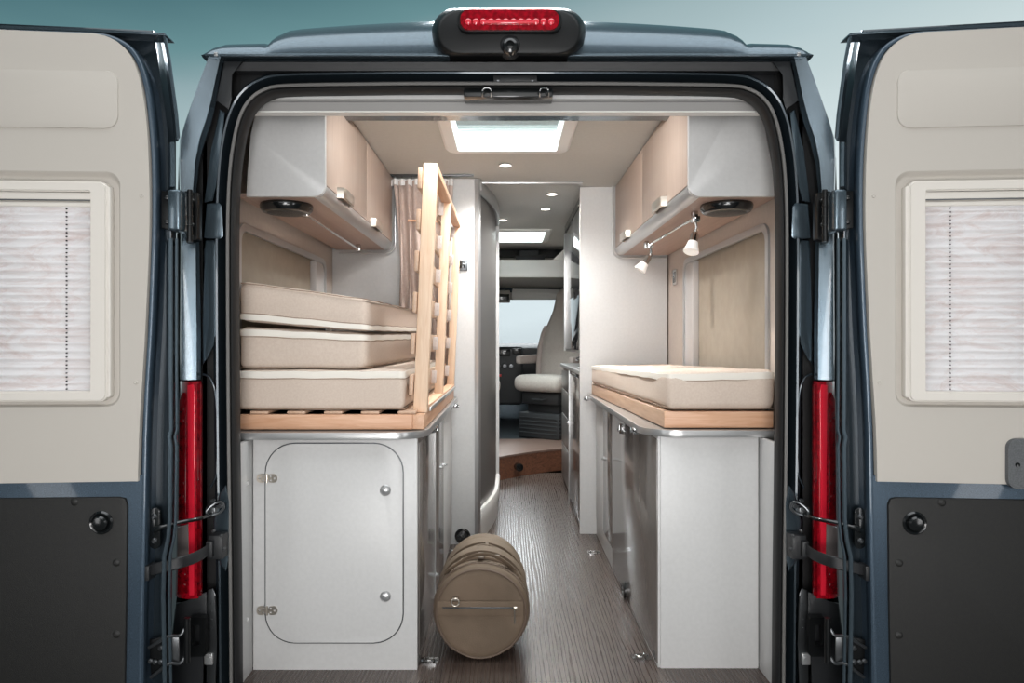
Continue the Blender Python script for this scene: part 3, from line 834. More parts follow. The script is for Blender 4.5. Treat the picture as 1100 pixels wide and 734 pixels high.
# cab shell: lower sides, bonnet, roof front, windscreen pillars
b = new()
for s in (-1, 1):
    prism(b, [(s*.95, 6.26, -.35), (s*.95, 8.0, -.35), (s*.95, 8.05, .5), (s*.95, 7.7, .82), (s*.95, 6.26, .95)], (s*.03, 0, 0))
    prism(b, [(s*.86, 6.26, 1.98), (s*.88, 6.26, 1.55), (s*.88, 7.15, 1.50), (s*.86, 7.1, 1.6), (s*.86, 6.7, 1.9)], (s*.03, 0, 0))
    tube(b, [(s*.86, 7.12, 1.52), (s*.93, 7.75, .85)], .035, 10)
prism(b, [(-.95, 7.72, .86), (-.95, 8.02, .72), (-.95, 8.12, .4), (-.95, 8.12, -.3), (-.95, 8.0, -.3), (-.95, 8.0, .6), (-.95, 7.72, .80)], (1.9, 0, 0))
prism(b, [(-.86, 6.26, 1.985), (-.86, 6.8, 1.93), (-.86, 7.12, 1.60), (-.86, 7.10, 1.56), (-.86, 6.78, 1.88), (-.86, 6.26, 1.95)], (1.72, 0, 0))
obj('cab_shell', b, 'paint', van)
b = new()
for s in (-1, 1): prism(b, [(s*.90, 6.30, .95), (s*.94, 7.66, .84), (s*.885, 7.15, 1.5), (s*.885, 6.30, 1.55)], (s*.006, 0, 0))
obj('side_glass', b, 'glass', van)
# wheels and bumper (below the frame)
b = new(); box(b, -.9, .9, 1.93, 2.06, -.40, -.08, .03, 3); obj('rear_bumper', b, 'plastic', van)
for s in (-1, 1):
    for Y in (2.95, 7.0):
        b = new(); disc(b, (s*.87, Y, -.21), .34, .2, 'X', 36, .03); wh = obj('wheel', b, 'rubber', van)
b = new(); box(b, -.94, .94, 2.1, 7.8, -.30, -.07); obj('chassis', b, 'black_metal', van)

# =================================================================== SETTING
b = new(); box(b, -30, 30, -12, 50, -.60, -.55); obj('ground', b, 'ground', kind='structure', smooth=False)
b = new(); box(b, -.91, .91, 2.055, 5.45, -.04, 0); obj('floor', b, 'floor', kind='structure', smooth=False, origin=(0, 0, 0))
CZ = 1.895
b = new(); fill_holes(b, [(-.855, 2.12), (.855, 2.12), (.855, 6.26), (-.855, 6.26)], ROOFHOLES, CZ, CZ+.02, lambda p, z: (p[0], p[1], z))
obj('ceiling', b, 'ceil', kind='structure', smooth=False)
# chrome joint strip across the ceiling
b = new(); box(b, -.30, .40, 3.60, 3.63, CZ-.012, CZ+.001, .003); obj('trim_1', b, 'edge', kind='structure')
# side walls with window niches
def side_wall(s, name, xw):
    # window hole y 2.30..3.36 , z 0.78..1.44
    hole = rrect(2.30, 3.38, .80, 1.44, .05, 5)
    b = new(); fill_holes(b, [(2.06, 0), (6.0, 0), (6.0, 1.74), (2.06, 1.74)], [hole], s*xw, s*(xw+.012), lambda p, x: (x, p[0], p[1]))
    obj(name, b, 'wall', kind='structure')
    w = thing('window_%d' % (1 if s < 0 else 2), None, None, (s*xw, 2.84, .8), kind='structure')
    b = new(); ringplate(b, rrect(2.285, 3.395, .785, 1.455, .06, 6), rrect(2.31, 3.37, .81, 1.43, .045, 6), s*(xw-.008), s*(xw+.004), lambda p, x: (x, p[0], p[1]))
    obj('window_frame', b, 'edge', w)
    b = new(); prism(b, [(s*(xw+.03), p[0], p[1]) for p in rrect(2.28, 3.40, .78, 1.46, .03, 4)], (s*.01, 0, 0)); obj('blackout_blind', b, 'pocket', w)
    b = new(); box(b, min(s*(xw-.001), s*(xw+.03)), max(s*(xw-.001), s*(xw+.03)), 3.24, 3.385, .80, 1.435, .004); obj('side_reveal', b, 'reveal', w)
for s, xw, nm in ((-1, .907, 'trim_3'), (1, .880, 'trim_4')):
    b = new(); prism(b, [(s*xw, 2.12, 1.738), (s*.850, 2.12, CZ+.001), (s*.856, 2.12, CZ+.001), (s*(xw+.008), 2.12, 1.738)], (0, 3.84, 0)); obj(nm, b, 'wall', kind='structure')
side_wall(-1, 'wall_left', .907); side_wall(1, 'wall_right', .880)
# lower inner side panels beside the cabinets next to the opening
b = new(); box(b, -.826, -.813, 2.06, 2.179, 0, .739, .001)
for zz in (.606, .18): disc(b, (-.811, 2.135, zz), .007, .004, 'X', 14)  # hinge reflections in the glossy strip, modelled as small discs
obj('side_panel', b, 'white_lam', label='narrow grey lining strip between the door seal and the cupboard with rounded door', cat='panel')
b = new(); box(b, .807, .819, 2.06, 2.188, 0, .744, .001)
obj('side_panel', b, 'white_lam', label='narrow grey lining strip between the door seal and the plain cabinet front', cat='panel')

# =================================================================== BASE CABINETS
# garage cupboard with the rounded door
cab = thing('base_cabinet', 'low pale grey cupboard with a rounded hinged front door under the mattress stack', 'cabinet', (-.55, 2.85, 0))
b = new(); box(b, -.812, -.288, 2.18, 2.20, 0, .740, .001)
obj('front_panel', b, 'white_lam', cab)
b = new(); box(b, -.308, -.288, 2.201, 3.52, 0, .740, .0008); obj('side_panel', b, 'grey_lam', cab, label='glossy grey aisle side')
b = new(); box(b, -.812, -.31, 2.25, 3.52, 0.0, .02); box(b, -.9, -.812, 2.2, 3.52, 0, .740); obj('carcass', b, 'white_lam', cab)
b = new()
x0, x1, z0, z1 = wx(285.5, 2.175), wx(432.5, 2.175), wz(690.5, 2.175), wz(477, 2.175)
prism(b, [(p[0], 2.174, p[1]) for p in rrect(x0, x1, z0, z1, .092, 8)], (0, .006, 0), .0012)
dr = obj('cabinet_door', b, 'white_lam', cab)
b = new(); ringplate(b, rrect(x0-.0035, x1+.0035, z0-.0035, z1+.0035, .0955, 8), rrect(x0, x1, z0, z1, .092, 8), 2.1755, 2.1805); obj('door_gasket', b, 'steel_dark', dr)
for py in (527, 641):
    c = W(414, py, 2.174); b = new(); revolve(b, c, [(.0175, 0), (.0175, -.002), (.015, -.004), (.0135, -.003), (.0125, -.006), (.006, -.009), (.001, -.0095)], 'Y', 28); obj('push_lock', b, 'edge', dr)
for py in (514, 656):
    c = W(287, py, 2.174); b = new()
    for sx in (-1, 1):
        pl = rrect(c.x+(.003 if sx > 0 else -.033), c.x+(.033 if sx > 0 else -.003), c.z-.014, c.z+.014, .012, 5)
        fill_holes(b, pl, [[(c.x+sx*q+.0035*math.cos(a*PI/4), c.z+w_+.0035*math.sin(a*PI/4)) for a in range(8)] for q, w_ in ((.012, .0065), (.012, -.0065), (.024, 0))], 2.1715, 2.174)
    disc(b, (c.x, 2.171, c.z), .003, .028, 'Z', 10)
    obj('hinge', b, 'nickel', dr)
# doors on the aisle side
b = new(); box(b, -.290, -.2855, 2.22, 2.70, .03, .72, .0015); d1 = obj('cabinet_door', b, 'grey_lam', cab)
b = new(); box(b, -.290, -.2855, 2.71, 3.06, .03, .72, .0015); d2 = obj('cabinet_door', b, 'grey_lam', cab)
b = new(); box(b, -.290, -.2855, 3.07, 3.50, .03, .72, .0015); d3 = obj('cabinet_door', b, 'white_lam', cab)
b = new(); box(b, -.2855, -.284, 2.70, 2.712, .03, .72); obj('door_edge', b, 'edge', d2)
for y, z, d in ((2.93, .51, d2), (3.10, .49, d3), (2.72, .12, d2)):
    b = new(); revolve(b, (-.2855, y, z), [(.008, 0), (.008, .004), (.004, .007), (.006, .012), (.001, .013)], 'X', 14); obj('push_lock', b, 'edge', d)

cab2 = thing('base_cabinet', 'low pale grey cabinet with plain front and dark glossy aisle side under the single mattress', 'cabinet', (.64, 2.95, 0))
b = new(); box(b, .492, .806, 2.19, 2.21, 0, .745, .001); obj('front_panel', b, 'white_lam', cab2)
b = new(); box(b, .484, .504, 2.196, 3.70, 0, .745, .001); obj('side_panel', b, 'white_lam', cab2)
b = new(); box(b, .51, .87, 2.25, 3.70, .0, .02); box(b, .82, .87, 2.21, 3.7, 0, .745); obj('carcass', b, 'white_lam', cab2)
b = new(); box(b, .480, .485, 2.196, 3.12, .012, .735, .001); g1 = obj('cabinet_door', b, 'grey_lam', cab2, label='large dark glossy grey panel')
b = new(); box(b, .480, .485, 3.135, 3.42, .10, .72, .001); g2 = obj('cabinet_door', b, 'grey_lam', cab2)
b = new(); box(b, .480, .485, 3.43, 3.69, .10, .72, .001); g3 = obj('cabinet_door', b, 'white_lam', cab2)
b = new(); revolve(b, (.480, 3.38, .47), [(.009, 0), (.009, -.004), (.004, -.008), (.007, -.014), (.001, -.015)], 'X', 14); obj('push_lock', b, 'edge', g2)
b = new(); revolve(b, (.480, 2.79, .035+.0), [(.001, 0), (.001, -.001)], 'X', 6); b.free()
b = new(); Yv = .48*F/126.
revolve(b, (.480, Yv, wz(634, Yv)), [(.032, 0), (.032, -.006), (.026, -.009), (.024, -.005), (.001, -.005)], 'X', 26)
for k in range(5): box(b, .472, .476, Yv-.022, Yv+.022, wz(634, Yv)-.018+k*.009-.002, wz(634, Yv)-.018+k*.009+.002)
obj('air_vent', b, 'plastic_gloss', g1)
b = new(); Yh = .48*F/121.; box(b, .474, .480, Yh-.012, Yh+.012, wz(466, Yh), wz(455, Yh), .002); disc(b, (.472, Yh, wz(462, Yh)), .006, .006, 'X', 12); obj('panel_catch', b, 'chrome', g1)

# counters
def counter(name, pts, z0, z1, label):
    c = thing(name, label, 'worktop', (pts[0][0], pts[0][1], z0))
    b = new(); prism(b, [(p[0], p[1], z0) for p in pts], (0, 0, z1-z0), .001); obj('worktop_board', b, 'counter', c)
    return c
def arc(cx, cy, r, a0, a1, n=8): return [(cx+r*math.cos(math.radians(a0+(a1-a0)*k/n)), cy+r*math.sin(math.radians(a0+(a1-a0)*k/n))) for k in range(n+1)]
ptsL = [(-.895, 2.14)]+arc(-.375, 2.255, .115, 270, 360, 10)+[(-.26, 3.35)]+arc(-.29, 3.47, .03, 0, 90, 4)+[(-.895, 3.50)]
cl = counter('countertop', ptsL, .743, .763, 'grey counter with silver edge carrying the folded mattresses and slatted frame')
b = new()
def edge_strip(b, pts, z0, z1, o=.004):
    secs = []
    for i in range(len(pts)):
        p = Vector(pts[i]); t = (Vector(pts[min(i+1, len(pts)-1)])-Vector(pts[max(i-1, 0)])).normalized(); n = Vector((t.y, -t.x))
        q = p+n*o; k = p-n*.001
        secs.append([(k.x, k.y, z0-.002), (q.x, q.y, z0-.001), (q.x+n.x*.002, q.y+n.y*.002, (z0+z1)/2), (q.x, q.y, z1+.001), (k.x, k.y, z1+.0015)])
    loft(b, secs, True, True)
edge_strip(b, ptsL[:-1], .743, .763); obj('edge_strip', b, 'edge', cl)
ptsR = [(.865, 2.165)]+arc(.56, 2.285, .12, 270, 180, 10)+[(.435, 3.55), (.44, 3.70), (.865, 3.71)]
cr = counter('countertop', ptsR, .747, .767, 'grey counter with silver edge beneath the single mattress and its wooden box frame')
b = new(); edge_strip(b, list(reversed(ptsR[:-1])), .747, .767); obj('edge_strip', b, 'edge', cr)
# catches hanging off the counter edges
def catch(c, x, y, z, s):
    b = new(); box(b, x-.010, x+.010, y-.022, y+.022, z-.028, z-.004, .004); disc(b, (x+s*.012, y, z-.018), .008, .01, 'X', 12); tube(b, [(x, y-.02, z-.02), (x+s*.012, y-.03, z-.012), (x+s*.012, y+.02, z-.010)], .004, 8)
    obj('edge_catch', b, 'chrome', c)
catch(cl, -.262, 2.42, .755, 1); catch(cl, -.25, 3.30, .755, 1); catch(cr, .440, 2.35, .760, -1); catch(cr, .425, 3.66, .760, -1)

# =================================================================== BED BASES
lf = thing('slatted_bed_base', 'flat wooden slatted bed frame lying beneath the three stacked mattresses', 'bed base', (-.6, 2.8, .763))
b = new(); box(b, -.865, -.306, 2.195, 2.222, .7665, .815, .002); obj('front_rail', b, 'beech', lf)
b = new(); box(b, -.306, -.268, 2.20, 3.42, .7665, .815, .002); obj('side_rail', b, 'beech_y', lf)
b = new(); box(b, -.865, -.306, 3.40, 3.43, .7665, .815, .002); obj('back_rail', b, 'beech', lf)
for k in range(5):
    x = -.80+k*.119
    b = new(); box(b, x-.03, x+.03, 2.20, 3.42, .816, .826, .003); obj('slat', b, 'slat', lf)

rf = thing('bed_box_frame', 'low pale wooden box frame beneath the single mattress', 'bed base', (.68, 2.9, .767))
cn = [(.507, 2.205), (.86, 2.205), (.86, 3.64), (.447, 3.64)]
b = new(); box(b, .507, .86, 2.205, 2.232, .7705, .824, .002); obj('front_rail', b, 'beech', rf)
b = new(); prism(b, [(.507, 2.207, .7705), (.532, 2.233, .7705), (.475, 3.64, .7705), (.450, 3.64, .7705)], (0, 0, .0535), .002); obj('side_rail', b, 'slat', rf)
b = new(); box(b, .48, .86, 3.615, 3.64, .7705, .824, .002); obj('back_rail', b, 'beech', rf)
for k in range(6):
    x = .56+k*.055
    b = new(); box(b, x-.02, x+.02, 2.24, 3.60, .812, .822, .003); obj('slat', b, 'slat', rf)

# upright slatted frame
uf = thing('folding_slatted_frame', 'upright wooden slatted frame standing on its edge at the end of the mattress stack', 'bed base', (-.28, 2.85, .81))
TA = math.atan(.034/.82)
def U(a, y, h):  # a across thickness, y along, h up the leaning frame
    return Vector((-.290+a*math.cos(TA)+h*math.sin(TA), y, .8165+h*math.cos(TA)-a*math.sin(TA)))
def ubox(b, a0, a1, y0, y1, h0, h1, bev=.002):
    bb = new(); box(bb, a0, a1, y0, y1, h0, h1, bev)
    for v in bb.verts: v.co = U(v.co.x, v.co.y, v.co.z)
    me = bpy.data.meshes.new('tmp'); bb.to_mesh(me); bb.free(); b.from_mesh(me); bpy.data.meshes.remove(me)
HH = .822
for yy in (2.245, 2.78, 3.37):
    b = new(); ubox(b, -.020 if yy < 2.3 else -.010, .026, yy, yy+(.030), 0, HH); obj('frame_post', b, 'beech_z', uf)
b = new(); ubox(b, -.012, .026, 2.276, 3.37, HH-.022, HH); obj('top_rail', b, 'beech_y', uf)
b = new(); ubox(b, -.012, .026, 2.276, 3.37, 0, .022); obj('bottom_rail', b, 'beech_y', uf)
b = new(); ubox(b, .026, .032, 2.30, 3.40, .0, .014, .001); obj('edge_bar', b, 'edge', uf)
for k in range(6):
    h = .09+k*.136
    b = new(); ubox(b, -.036, -.022, 2.236, 3.42, h-.034, h+.034, .003); sl = obj('slat', b, 'slat', uf)
    for yy in (2.76, 3.35):
        b = new(); ubox(b, -.020, .0, yy-.005, yy-.001, h-.026, h+.026, .001)
        for q in (-.014, 0, .014):
            ubox(b, -.010, -.005, yy-.007, yy-.004, h+q-.003, h+q+.003, .001)
        obj('slat_clip', b, 'clip', sl)

# =================================================================== MATTRESSES
def mattress(name, label, c8, r, band, seed, group, amp=.003, zip_at=None):
    cs = [Vector(p) for p in c8]
    ctr = sum(cs[:4], Vector())/4
    t = thing(name, label, 'mattress', ctr, group)
    b = new(); tri, a, bb, c = soft_box(b, c8, r, amp, 0.0, seed)
    obj('mattress_cover', b, 'fabric', t, ang=60)
    b = new(); band_ring(b, tri, a, bb, c, band[0], band[1], r, .0025); obj('zip_band', b, 'band', t, ang=60)
    b = new()
    w = band[0]-.02 if band[0] > .5 else band[1]+.02
    band_ring(b, tri, a, bb, c, w-.008, w+.008, r, .0015); obj('piping', b, 'stitch', t, ang=60)
    b = new(); w = .035 if band[0] > .5 else .965
    band_ring(b, tri, a, bb, c, w-.012, w+.012, r, .0014); obj('piping', b, 'stitch', t, ang=60)
    return t
def c8(x0, x1, y0, y1, z0, z1, dz=(0, 0)):
    """dz: extra height at x0 bottom, x0 top"""
    return [(x0, y0, z0+dz[0]), (x1, y0, z0), (x1, y1, z0), (x0, y1, z0+dz[0]), (x0, y0, z1+dz[1]), (x1, y0, z1), (x1, y1, z1), (x0, y1, z1+dz[1])]
mattress('mattress', 'thick beige mattress at the bottom of the stack of three', c8(-.872, -.334, 2.20, 3.40, .828, .958), .020, (.80, .965), 1, 'stacked mattresses')
mattress('mattress', 'beige mattress in the middle of the stack, lying flat', [(-.872, 2.215, .9605), (-.462, 2.215, .9605), (-.440, 3.38, .9605), (-.872, 3.38, .9605), (-.872, 2.215, 1.098), (-.462, 2.215, 1.076), (-.440, 3.38, 1.090), (-.872, 3.38, 1.098)], .024, (.80, .955), 2, 'stacked mattresses')
mattress('mattress', 'beige mattress tilted on top of the stack of three', [(-.872, 2.215, 1.117), (-.455, 2.215, 1.081), (-.440, 3.36, 1.094), (-.872, 3.36, 1.117), (-.872, 2.215, 1.247), (-.455, 2.215, 1.190), (-.440, 3.36, 1.205), (-.872, 3.36, 1.25)], .026, (.05, .20), 3, 'stacked mattresses')
mattress('mattress', 'single beige mattress lying alone on the low wooden box frame', [(.520, 2.20, .829), (.862, 2.20, .829), (.872, 3.62, .829), (.445, 3.62, .829), (.520, 2.20, .950), (.862, 2.20, .958), (.872, 3.62, .930), (.445, 3.62, .925)], .022, (.78, .95), 7, None, .005)

# =================================================================== OVERHEAD CABINETS
def overhead(s, xi, xo_t, xo_b, y0, y1, splits, handles, label, handle_z):
    t = thing('overhead_cabinet', label, 'cabinet', (s*.72, (y0+y1)/2, 1.518))
    zb = 1.518; zt = 1.894
    # end panel outline in XZ : inner edge straight with rounded lower corner, outer edge follows wall
    r = .036
    out = [(xi, zt)]+[(xi+r-r*math.cos(a), zb+r-r*math.sin(a)) for a in [PI/2*k/7 for k in range(8)]]+[(xo_b, zb), (xo_b-.005, zb+.08), (xo_t+.012, zb+.2), (xo_t, zb+.26), (xo_t-.05, zt)]
    b = new(); prism(b, [(s*p[0], y0, p[1]) for p in out], (0, .018, 0), .001); obj('end_panel', b, 'white_lam', t)
    b = new(); prism(b, [(s*p[0], y1-.02, p[1]) for p in out], (0, .018, 0)); obj('end_panel', b, 'white_lam', t)
    b = new(); box(b, min(s*(xi+r), s*.872), max(s*(xi+r), s*.872), y0+.018, y1-.02, zb, zb+.014); obj('bottom_panel', b, 'cab_under', t)
    # rounded silver edge profile
    b = new(); secs = []
    prof = [(xi+r+.002, zb-.001)]+[(xi+r-(r+.001)*math.sin(a), zb+r-(r+.001)*math.cos(a)) for a in [PI/2*k/8 for k in range(9)]]+[(xi+.012, zb+r), (xi+r, zb+.012)]
    for y in (y0+.019, y1-.02): secs.append([(s*p[0], y, p[1]) for p in prof])
    loft(b, secs, True, True); obj('edge_profile', b, 'edge', t)
    for i, (ya, yb) in enumerate(splits):
        b = new(); box(b, min(s*xi, s*(xi+.016)), max(s*xi, s*(xi+.016)), ya+.0015, yb-.0015, zb+r+.004, zt-.006, .0015); d = obj('cabinet_door', b, 'cab_wood', t)
        yh = handles[i]
        b = new(); L = .085
        prism(b, [(s*(xi), yh-L, handle_z+.018), (s*(xi-.022), yh-L+.006, handle_z+.018), (s*(xi-.026), yh-L+.02, handle_z+.018), (s*(xi-.026), yh+L-.02, handle_z+.018), (s*(xi-.022), yh+L-.006, handle_z+.018), (s*xi, yh+L, handle_z+.018), (s*xi, yh+L-.012, handle_z+.018), (s*(xi-.018), yh+L-.024, handle_z+.018), (s*(xi-.018), yh-L+.024, handle_z+.018), (s*xi, yh-L+.012, handle_z+.018)], (0, 0, -.036), .001)
        obj('handle', b, 'nickel', d)
    return t
oL = overhead(-1, .588, .815, .842, 2.20, 3.50, [(2.215, 2.86), (2.86, 3.48)], [2.44, 3.02], 'wall cupboard with pale end panel and woodgrain doors above the mattress stack', 1.565)
oR = overhead(1, .585, .822, .862, 2.20, 3.71, [(2.215, 2.96), (2.96, 3.69)], [2.58, 3.33], 'longer wall cupboard with pale end panel above the single mattress, spotlights under it', 1.565)
# light frame strips round the far ends against the partitions
for s, y, xi, par in ((-1, 3.488, .588, oL), (1, 3.695, .585, oR)):
    b = new(); r = .05
    outl = [(xi-.014, 1.894), (xi-.014, 1.518+.03)]+[(xi-.014+.045-.045*math.cos(a), 1.504+.045-.045*math.sin(a)) for a in [PI/2*k/6 for k in range(7)]]+[(.86, 1.504)]
    tube(b, [(s*p[0], y, p[1]) for p in outl], .0045, 8); obj('end_trim', b, 'edge', par)

# speakers under the cupboards
def speaker(x, y, label):
    t = thing('speaker', label, 'speaker', (x, y, 1.518), 'round speakers under the wall cupboards')
    b = new(); revolve(b, (x, y, 1.5175), [(.086, 0), (.088, -.006), (.086, -.018), (.078, -.028), (.070, -.030)], 'Z', 36); obj('speaker_ring', b, 'plastic_gloss', t)
    b = new(); revolve(b, (x, y, 1.489), [(.070, 0), (.06, -.003), (.03, -.006), (.001, -.007)], 'Z', 36); obj('speaker_grille', b, 'plastic', t)
    return t
speaker(-.753, 2.33, 'black round speaker under the wall cupboard above the stacked mattresses')
speaker(.748, 2.33, 'black round speaker under the wall cupboard above the single mattress')

# rails
def lamp_rail(x0, y0, x1, y1, label):
    t = thing('light_rail', label, 'rail', ((x0+x1)/2, (y0+y1)/2, 1.49))
    b = new(); tube(b, [(x0, y0, 1.494), (x1, y1, 1.494)], .0055, 10); obj('rail_tube', b, 'chrome', t)
    for x, y in ((x0, y0+.03), (x1, y1-.02)):
        b = new(); box(b, x-.010, x+.010, y-.014, y+.014, 1.484, 1.5175, .003); obj('rail_bracket', b, 'chrome', t)
    return t
lamp_rail(-.70, 2.34, -.715, 3.30, 'thin chrome tube rail under the cupboard above the stacked mattresses')
lamp_rail(.672, 2.42, .648, 3.20, 'thin chrome tube rail carrying two spotlights under the longer cupboard')
def spotlight(p, aim, label):
    t = thing('spotlight', label, 'spotlight', p, 'small spotlights on the rail')
    p = Vector(p); d = Vector(aim).normalized()
    b = new(); box(b, p.x-.014, p.x+.014, p.y-.016, p.y+.016, p.z-.012, p.z+.010, .003); obj('clamp', b, 'chrome', t)
    j = p+Vector((0, 0, -.045))
    b = new(); tube(b, [p+Vector((0, 0, -.01)), p+Vector((.004, 0, -.03)), j], .005, 8); revolve(b, j-Vector((0, 0, .008)), [(.004, 0), (.009, .004), (.009, .012), (.004, .016)], 'Z', 12); obj('arm', b, 'chrome', t)
    h = j+d*.004
    b = new(); revolve(b, h, [(.010, 0), (.014, .008), (.016, .035), (.018, .04)], d, 20); obj('lamp_head', b, 'chrome', t)
    b = new(); revolve(b, h+d*.04, [(.018, 0), (.021, .014), (.028, .038), (.026, .04), (.001, .034)], d, 20); obj('glass_shade', b, 'spot_glass', t)
    l = bpy.data.lights.new('spot_bulb', 'SPOT'); l.energy = 4; l.spot_size = 2.0; l.shadow_soft_size = .02; l.color = (1, .93, .85)
    lo = bpy.data.objects.new('spot_bulb', l); COL.objects.link(lo); lo.location = h+d*.09; lo.rotation_euler = d.to_track_quat('-Z', 'Y').to_euler()
spotlight((.672, 2.44, 1.488), (-.22, -.25, -.75), 'small chrome spotlight nearer the black speaker')
spotlight((.650, 3.10, 1.488), (-.55, .05, -.8), 'small chrome spotlight at the far end of the rail near the white partition')

# switch on the right wall
t = thing('wall_switch', 'small chrome framed dark switch on the side wall beside the window over the single mattress', 'switch', (.878, 3.56, 1.38))
b = new(); ringplate(b, rrect(3.52, 3.60, 1.345, 1.425, .008, 4), rrect(3.532, 3.588, 1.357, 1.413, .004, 4), .871, .8795, lambda p, x: (x, p[0], p[1])); obj('switch_frame', b, 'chrome', t)
b = new(); box(b, .873, .879, 3.532, 3.588, 1.357, 1.413, .002); obj('switch_rocker', b, 'plastic_gloss', t)

# =================================================================== PARTITIONS, BATH, KITCHEN
bath = thing('bathroom_cubicle', 'white washroom wall with curved grey shutter door beside the aisle, behind the upright slatted frame', 'cubicle', (-.5, 4.3, 0))
b = new(); box(b, -.905, -.165, 3.53, 3.555, .0, CZ-.001, .001); obj('wall_panel', b, 'white_lam', bath)
b = new(); prism(b, [(-.168, 3.525, 0), (-.150, 3.522, 0), (-.140, 3.535, 0), (-.138, 3.56, 0), (-.168, 3.56, 0)], (0, 0, CZ-.002), .002); obj('corner_profile', b, 'edge', bath)
def bulge(off, n=16):
    pts = []
    for k in range(n+1):
        t_ = k/n; y = 3.56+1.0*t_
        pts.append((-.150+.085*math.sin(min(1, t_*1.55)*PI/2)+off, y))
    return pts
b = new(); secs = [[(x, y, .16), (x, y, CZ-.05), (x-.02, y, CZ-.05), (x-.02, y, .16)] for x, y in bulge(-.010, 60)]
secs = [[(p[0]+(-.002 if i % 2 else 0), p[1], p[2]) for p in s] for i, s in enumerate(secs)]
loft(b, secs, True, True); obj('shutter_door', b, 'tambour', bath, ang=80)
b = new(); secs = [[(x+.004, y, 0), (x+.012, y, .10), (x+.016, y, .150), (x+.010, y, .168), (x-.008, y, .168), (x-.03, y, .15), (x-.03, y, 0)] for x, y in bulge(.0)]
loft(b, secs, True, True); obj('shower_tray', b, 'white_plastic', bath)
b = new(); secs = [[(x+.004, y, CZ-.002), (x+.012, y, CZ-.05), (x-.0, y, CZ-.075), (x-.03, y, CZ-.07), (x-.03, y, CZ-.002)] for x, y in bulge(.004)]
loft(b, secs, True, True); obj('top_track', b, 'edge', bath)
b = new(); box(b, -.20, -.055, 4.56, 4.58, 0, CZ-.002); box(b, -.9, -.88, 3.56, 4.58, 0, CZ-.002); box(b, -.88, -.2, 4.56, 4.58, 0, CZ-.002); obj('rear_wall', b, 'white_lam', bath)
# light switch
t = thing('panel_switch', 'small dark grey switch on the white washroom wall', 'switch', W(496, 285, 3.52))
c = W(496, 285, 3.52); b = new(); box(b, c.x-.03, c.x+.03, 3.520, 3.5295, c.z-.027, c.z+.027, .002); obj('switch_frame', b, 'steel_dark', t)
b = new(); box(b, c.x-.018, c.x+.018, 3.516, 3.5200, c.z-.017, c.z+.017, .002); obj('switch_rocker', b, 'plastic_gloss', t)
# round knob at the foot
t = thing('drain_valve', 'round black valve knob low on the white washroom wall above the duffel bag', 'valve', W(497, 576, 3.52))
c = W(497, 576, 3.5295); b = new(); revolve(b, c, [(.040, 0), (.041, -.004), (.036, -.010), (.030, -.008)], 'Y', 30); obj('valve_ring', b, 'plastic_gloss', t)
b = new(); revolve(b, c+Vector((0, -.008, 0)), [(.029, 0), (.027, -.008), (.01, -.010)], 'Y', 26)
bb = new(); box(bb, -.024, .024, -.024, -.015, -.006, .006, .002)
bb.transform(Matrix.Translation(c) @ Matrix.Rotation(.6, 4, 'Y')); me = bpy.data.meshes.new('tmp'); bb.to_mesh(me); bb.free(); b.from_mesh(me); bpy.data.meshes.remove(me)
obj('valve_knob', b, 'plastic_gloss', t)

b = new(); box(b, .396, .872, 3.722, 3.745, 0, CZ-.001, .001)
pr = obj('partition_wall', b, 'white_lam', kind='structure')
# tall kitchen unit
kit = thing('kitchen_cabinet', 'narrow view of a grey kitchen unit with drawers along the aisle past the partition', 'cabinet', (.66, 4.4, 0))
b = new(); box(b, .415, .87, 3.77, 4.45, .0, .86, .002); obj('carcass', b, 'grey_lam', kit)
b = new(); box(b, .425, .87, 4.45, 5.15, .0, .86, .002); obj('carcass', b, 'grey_lam', kit)
for z0, z1 in ((.05, .30), (.31, .52), (.53, .70), (.71, .84)):
    b = new(); box(b, .409, .416, 4.47, 5.13, z0, z1, .002); dd = obj('drawer', b, 'tambour', kit)
b = new(); box(b, .403, .415, 3.79, 4.42, .05, .84, .002); obj('cabinet_door', b, 'grey_lam', kit)
b = new(); box(b, .398, .408, 4.43, 4.46, .0, .86, .002); obj('corner_post', b, 'edge', kit)
b = new(); box(b, .402, .87, 3.76, 5.17, .862, .885, .004); obj('worktop_board', b, 'edge', kit)
b = new(); revolve(b, (.398, 4.445, .52), [(.010, 0), (.010, -.004), (.005, -.012), (.001, -.013)], 'X', 14); obj('push_lock', b, 'edge', kit)
b = new(); disc(b, (.55, 4.1, .8875), .13, .004, 'Z', 30); ringplate(b, rrect(.44, .70, 3.9, 4.3, .02, 4), rrect(.445, .695, 3.905, 4.295, .018, 4), .886, .896, lambda p, z: (p[0], p[1], z)); obj('hob', b, 'chrome', kit)
b = new(); tube(b, smooth_path([(.56, 4.55, .886), (.56, 4.55, .93), (.52, 4.55, .955), (.46, 4.55, .93)], 4), .012, 10); obj('tap', b, 'chrome', kit)
hi = thing('mirror_cupboard', 'mirror-fronted tall kitchen wall unit with dark band at the top edge of the aisle', 'cabinet', (.66, 4.3, .98))
b = new(); box(b, .428, .87, 3.77, 4.95, .98, CZ-.01, .002); obj('carcass', b, 'white_lam', hi)
b = new(); box(b, .416, .427, 3.775, 4.93, 1.0, 1.83, .002); obj('mirror_door', b, 'mirror', hi)
b = new(); box(b, .414, .427, 3.775, 4.93, 1.835, CZ-.012, .002); obj('dark_band', b, 'plastic_gloss', hi)
b = new(); box(b, .410, .424, 4.932, 4.95, .985, 1.83, .003); obj('corner_post', b, 'edge', hi)

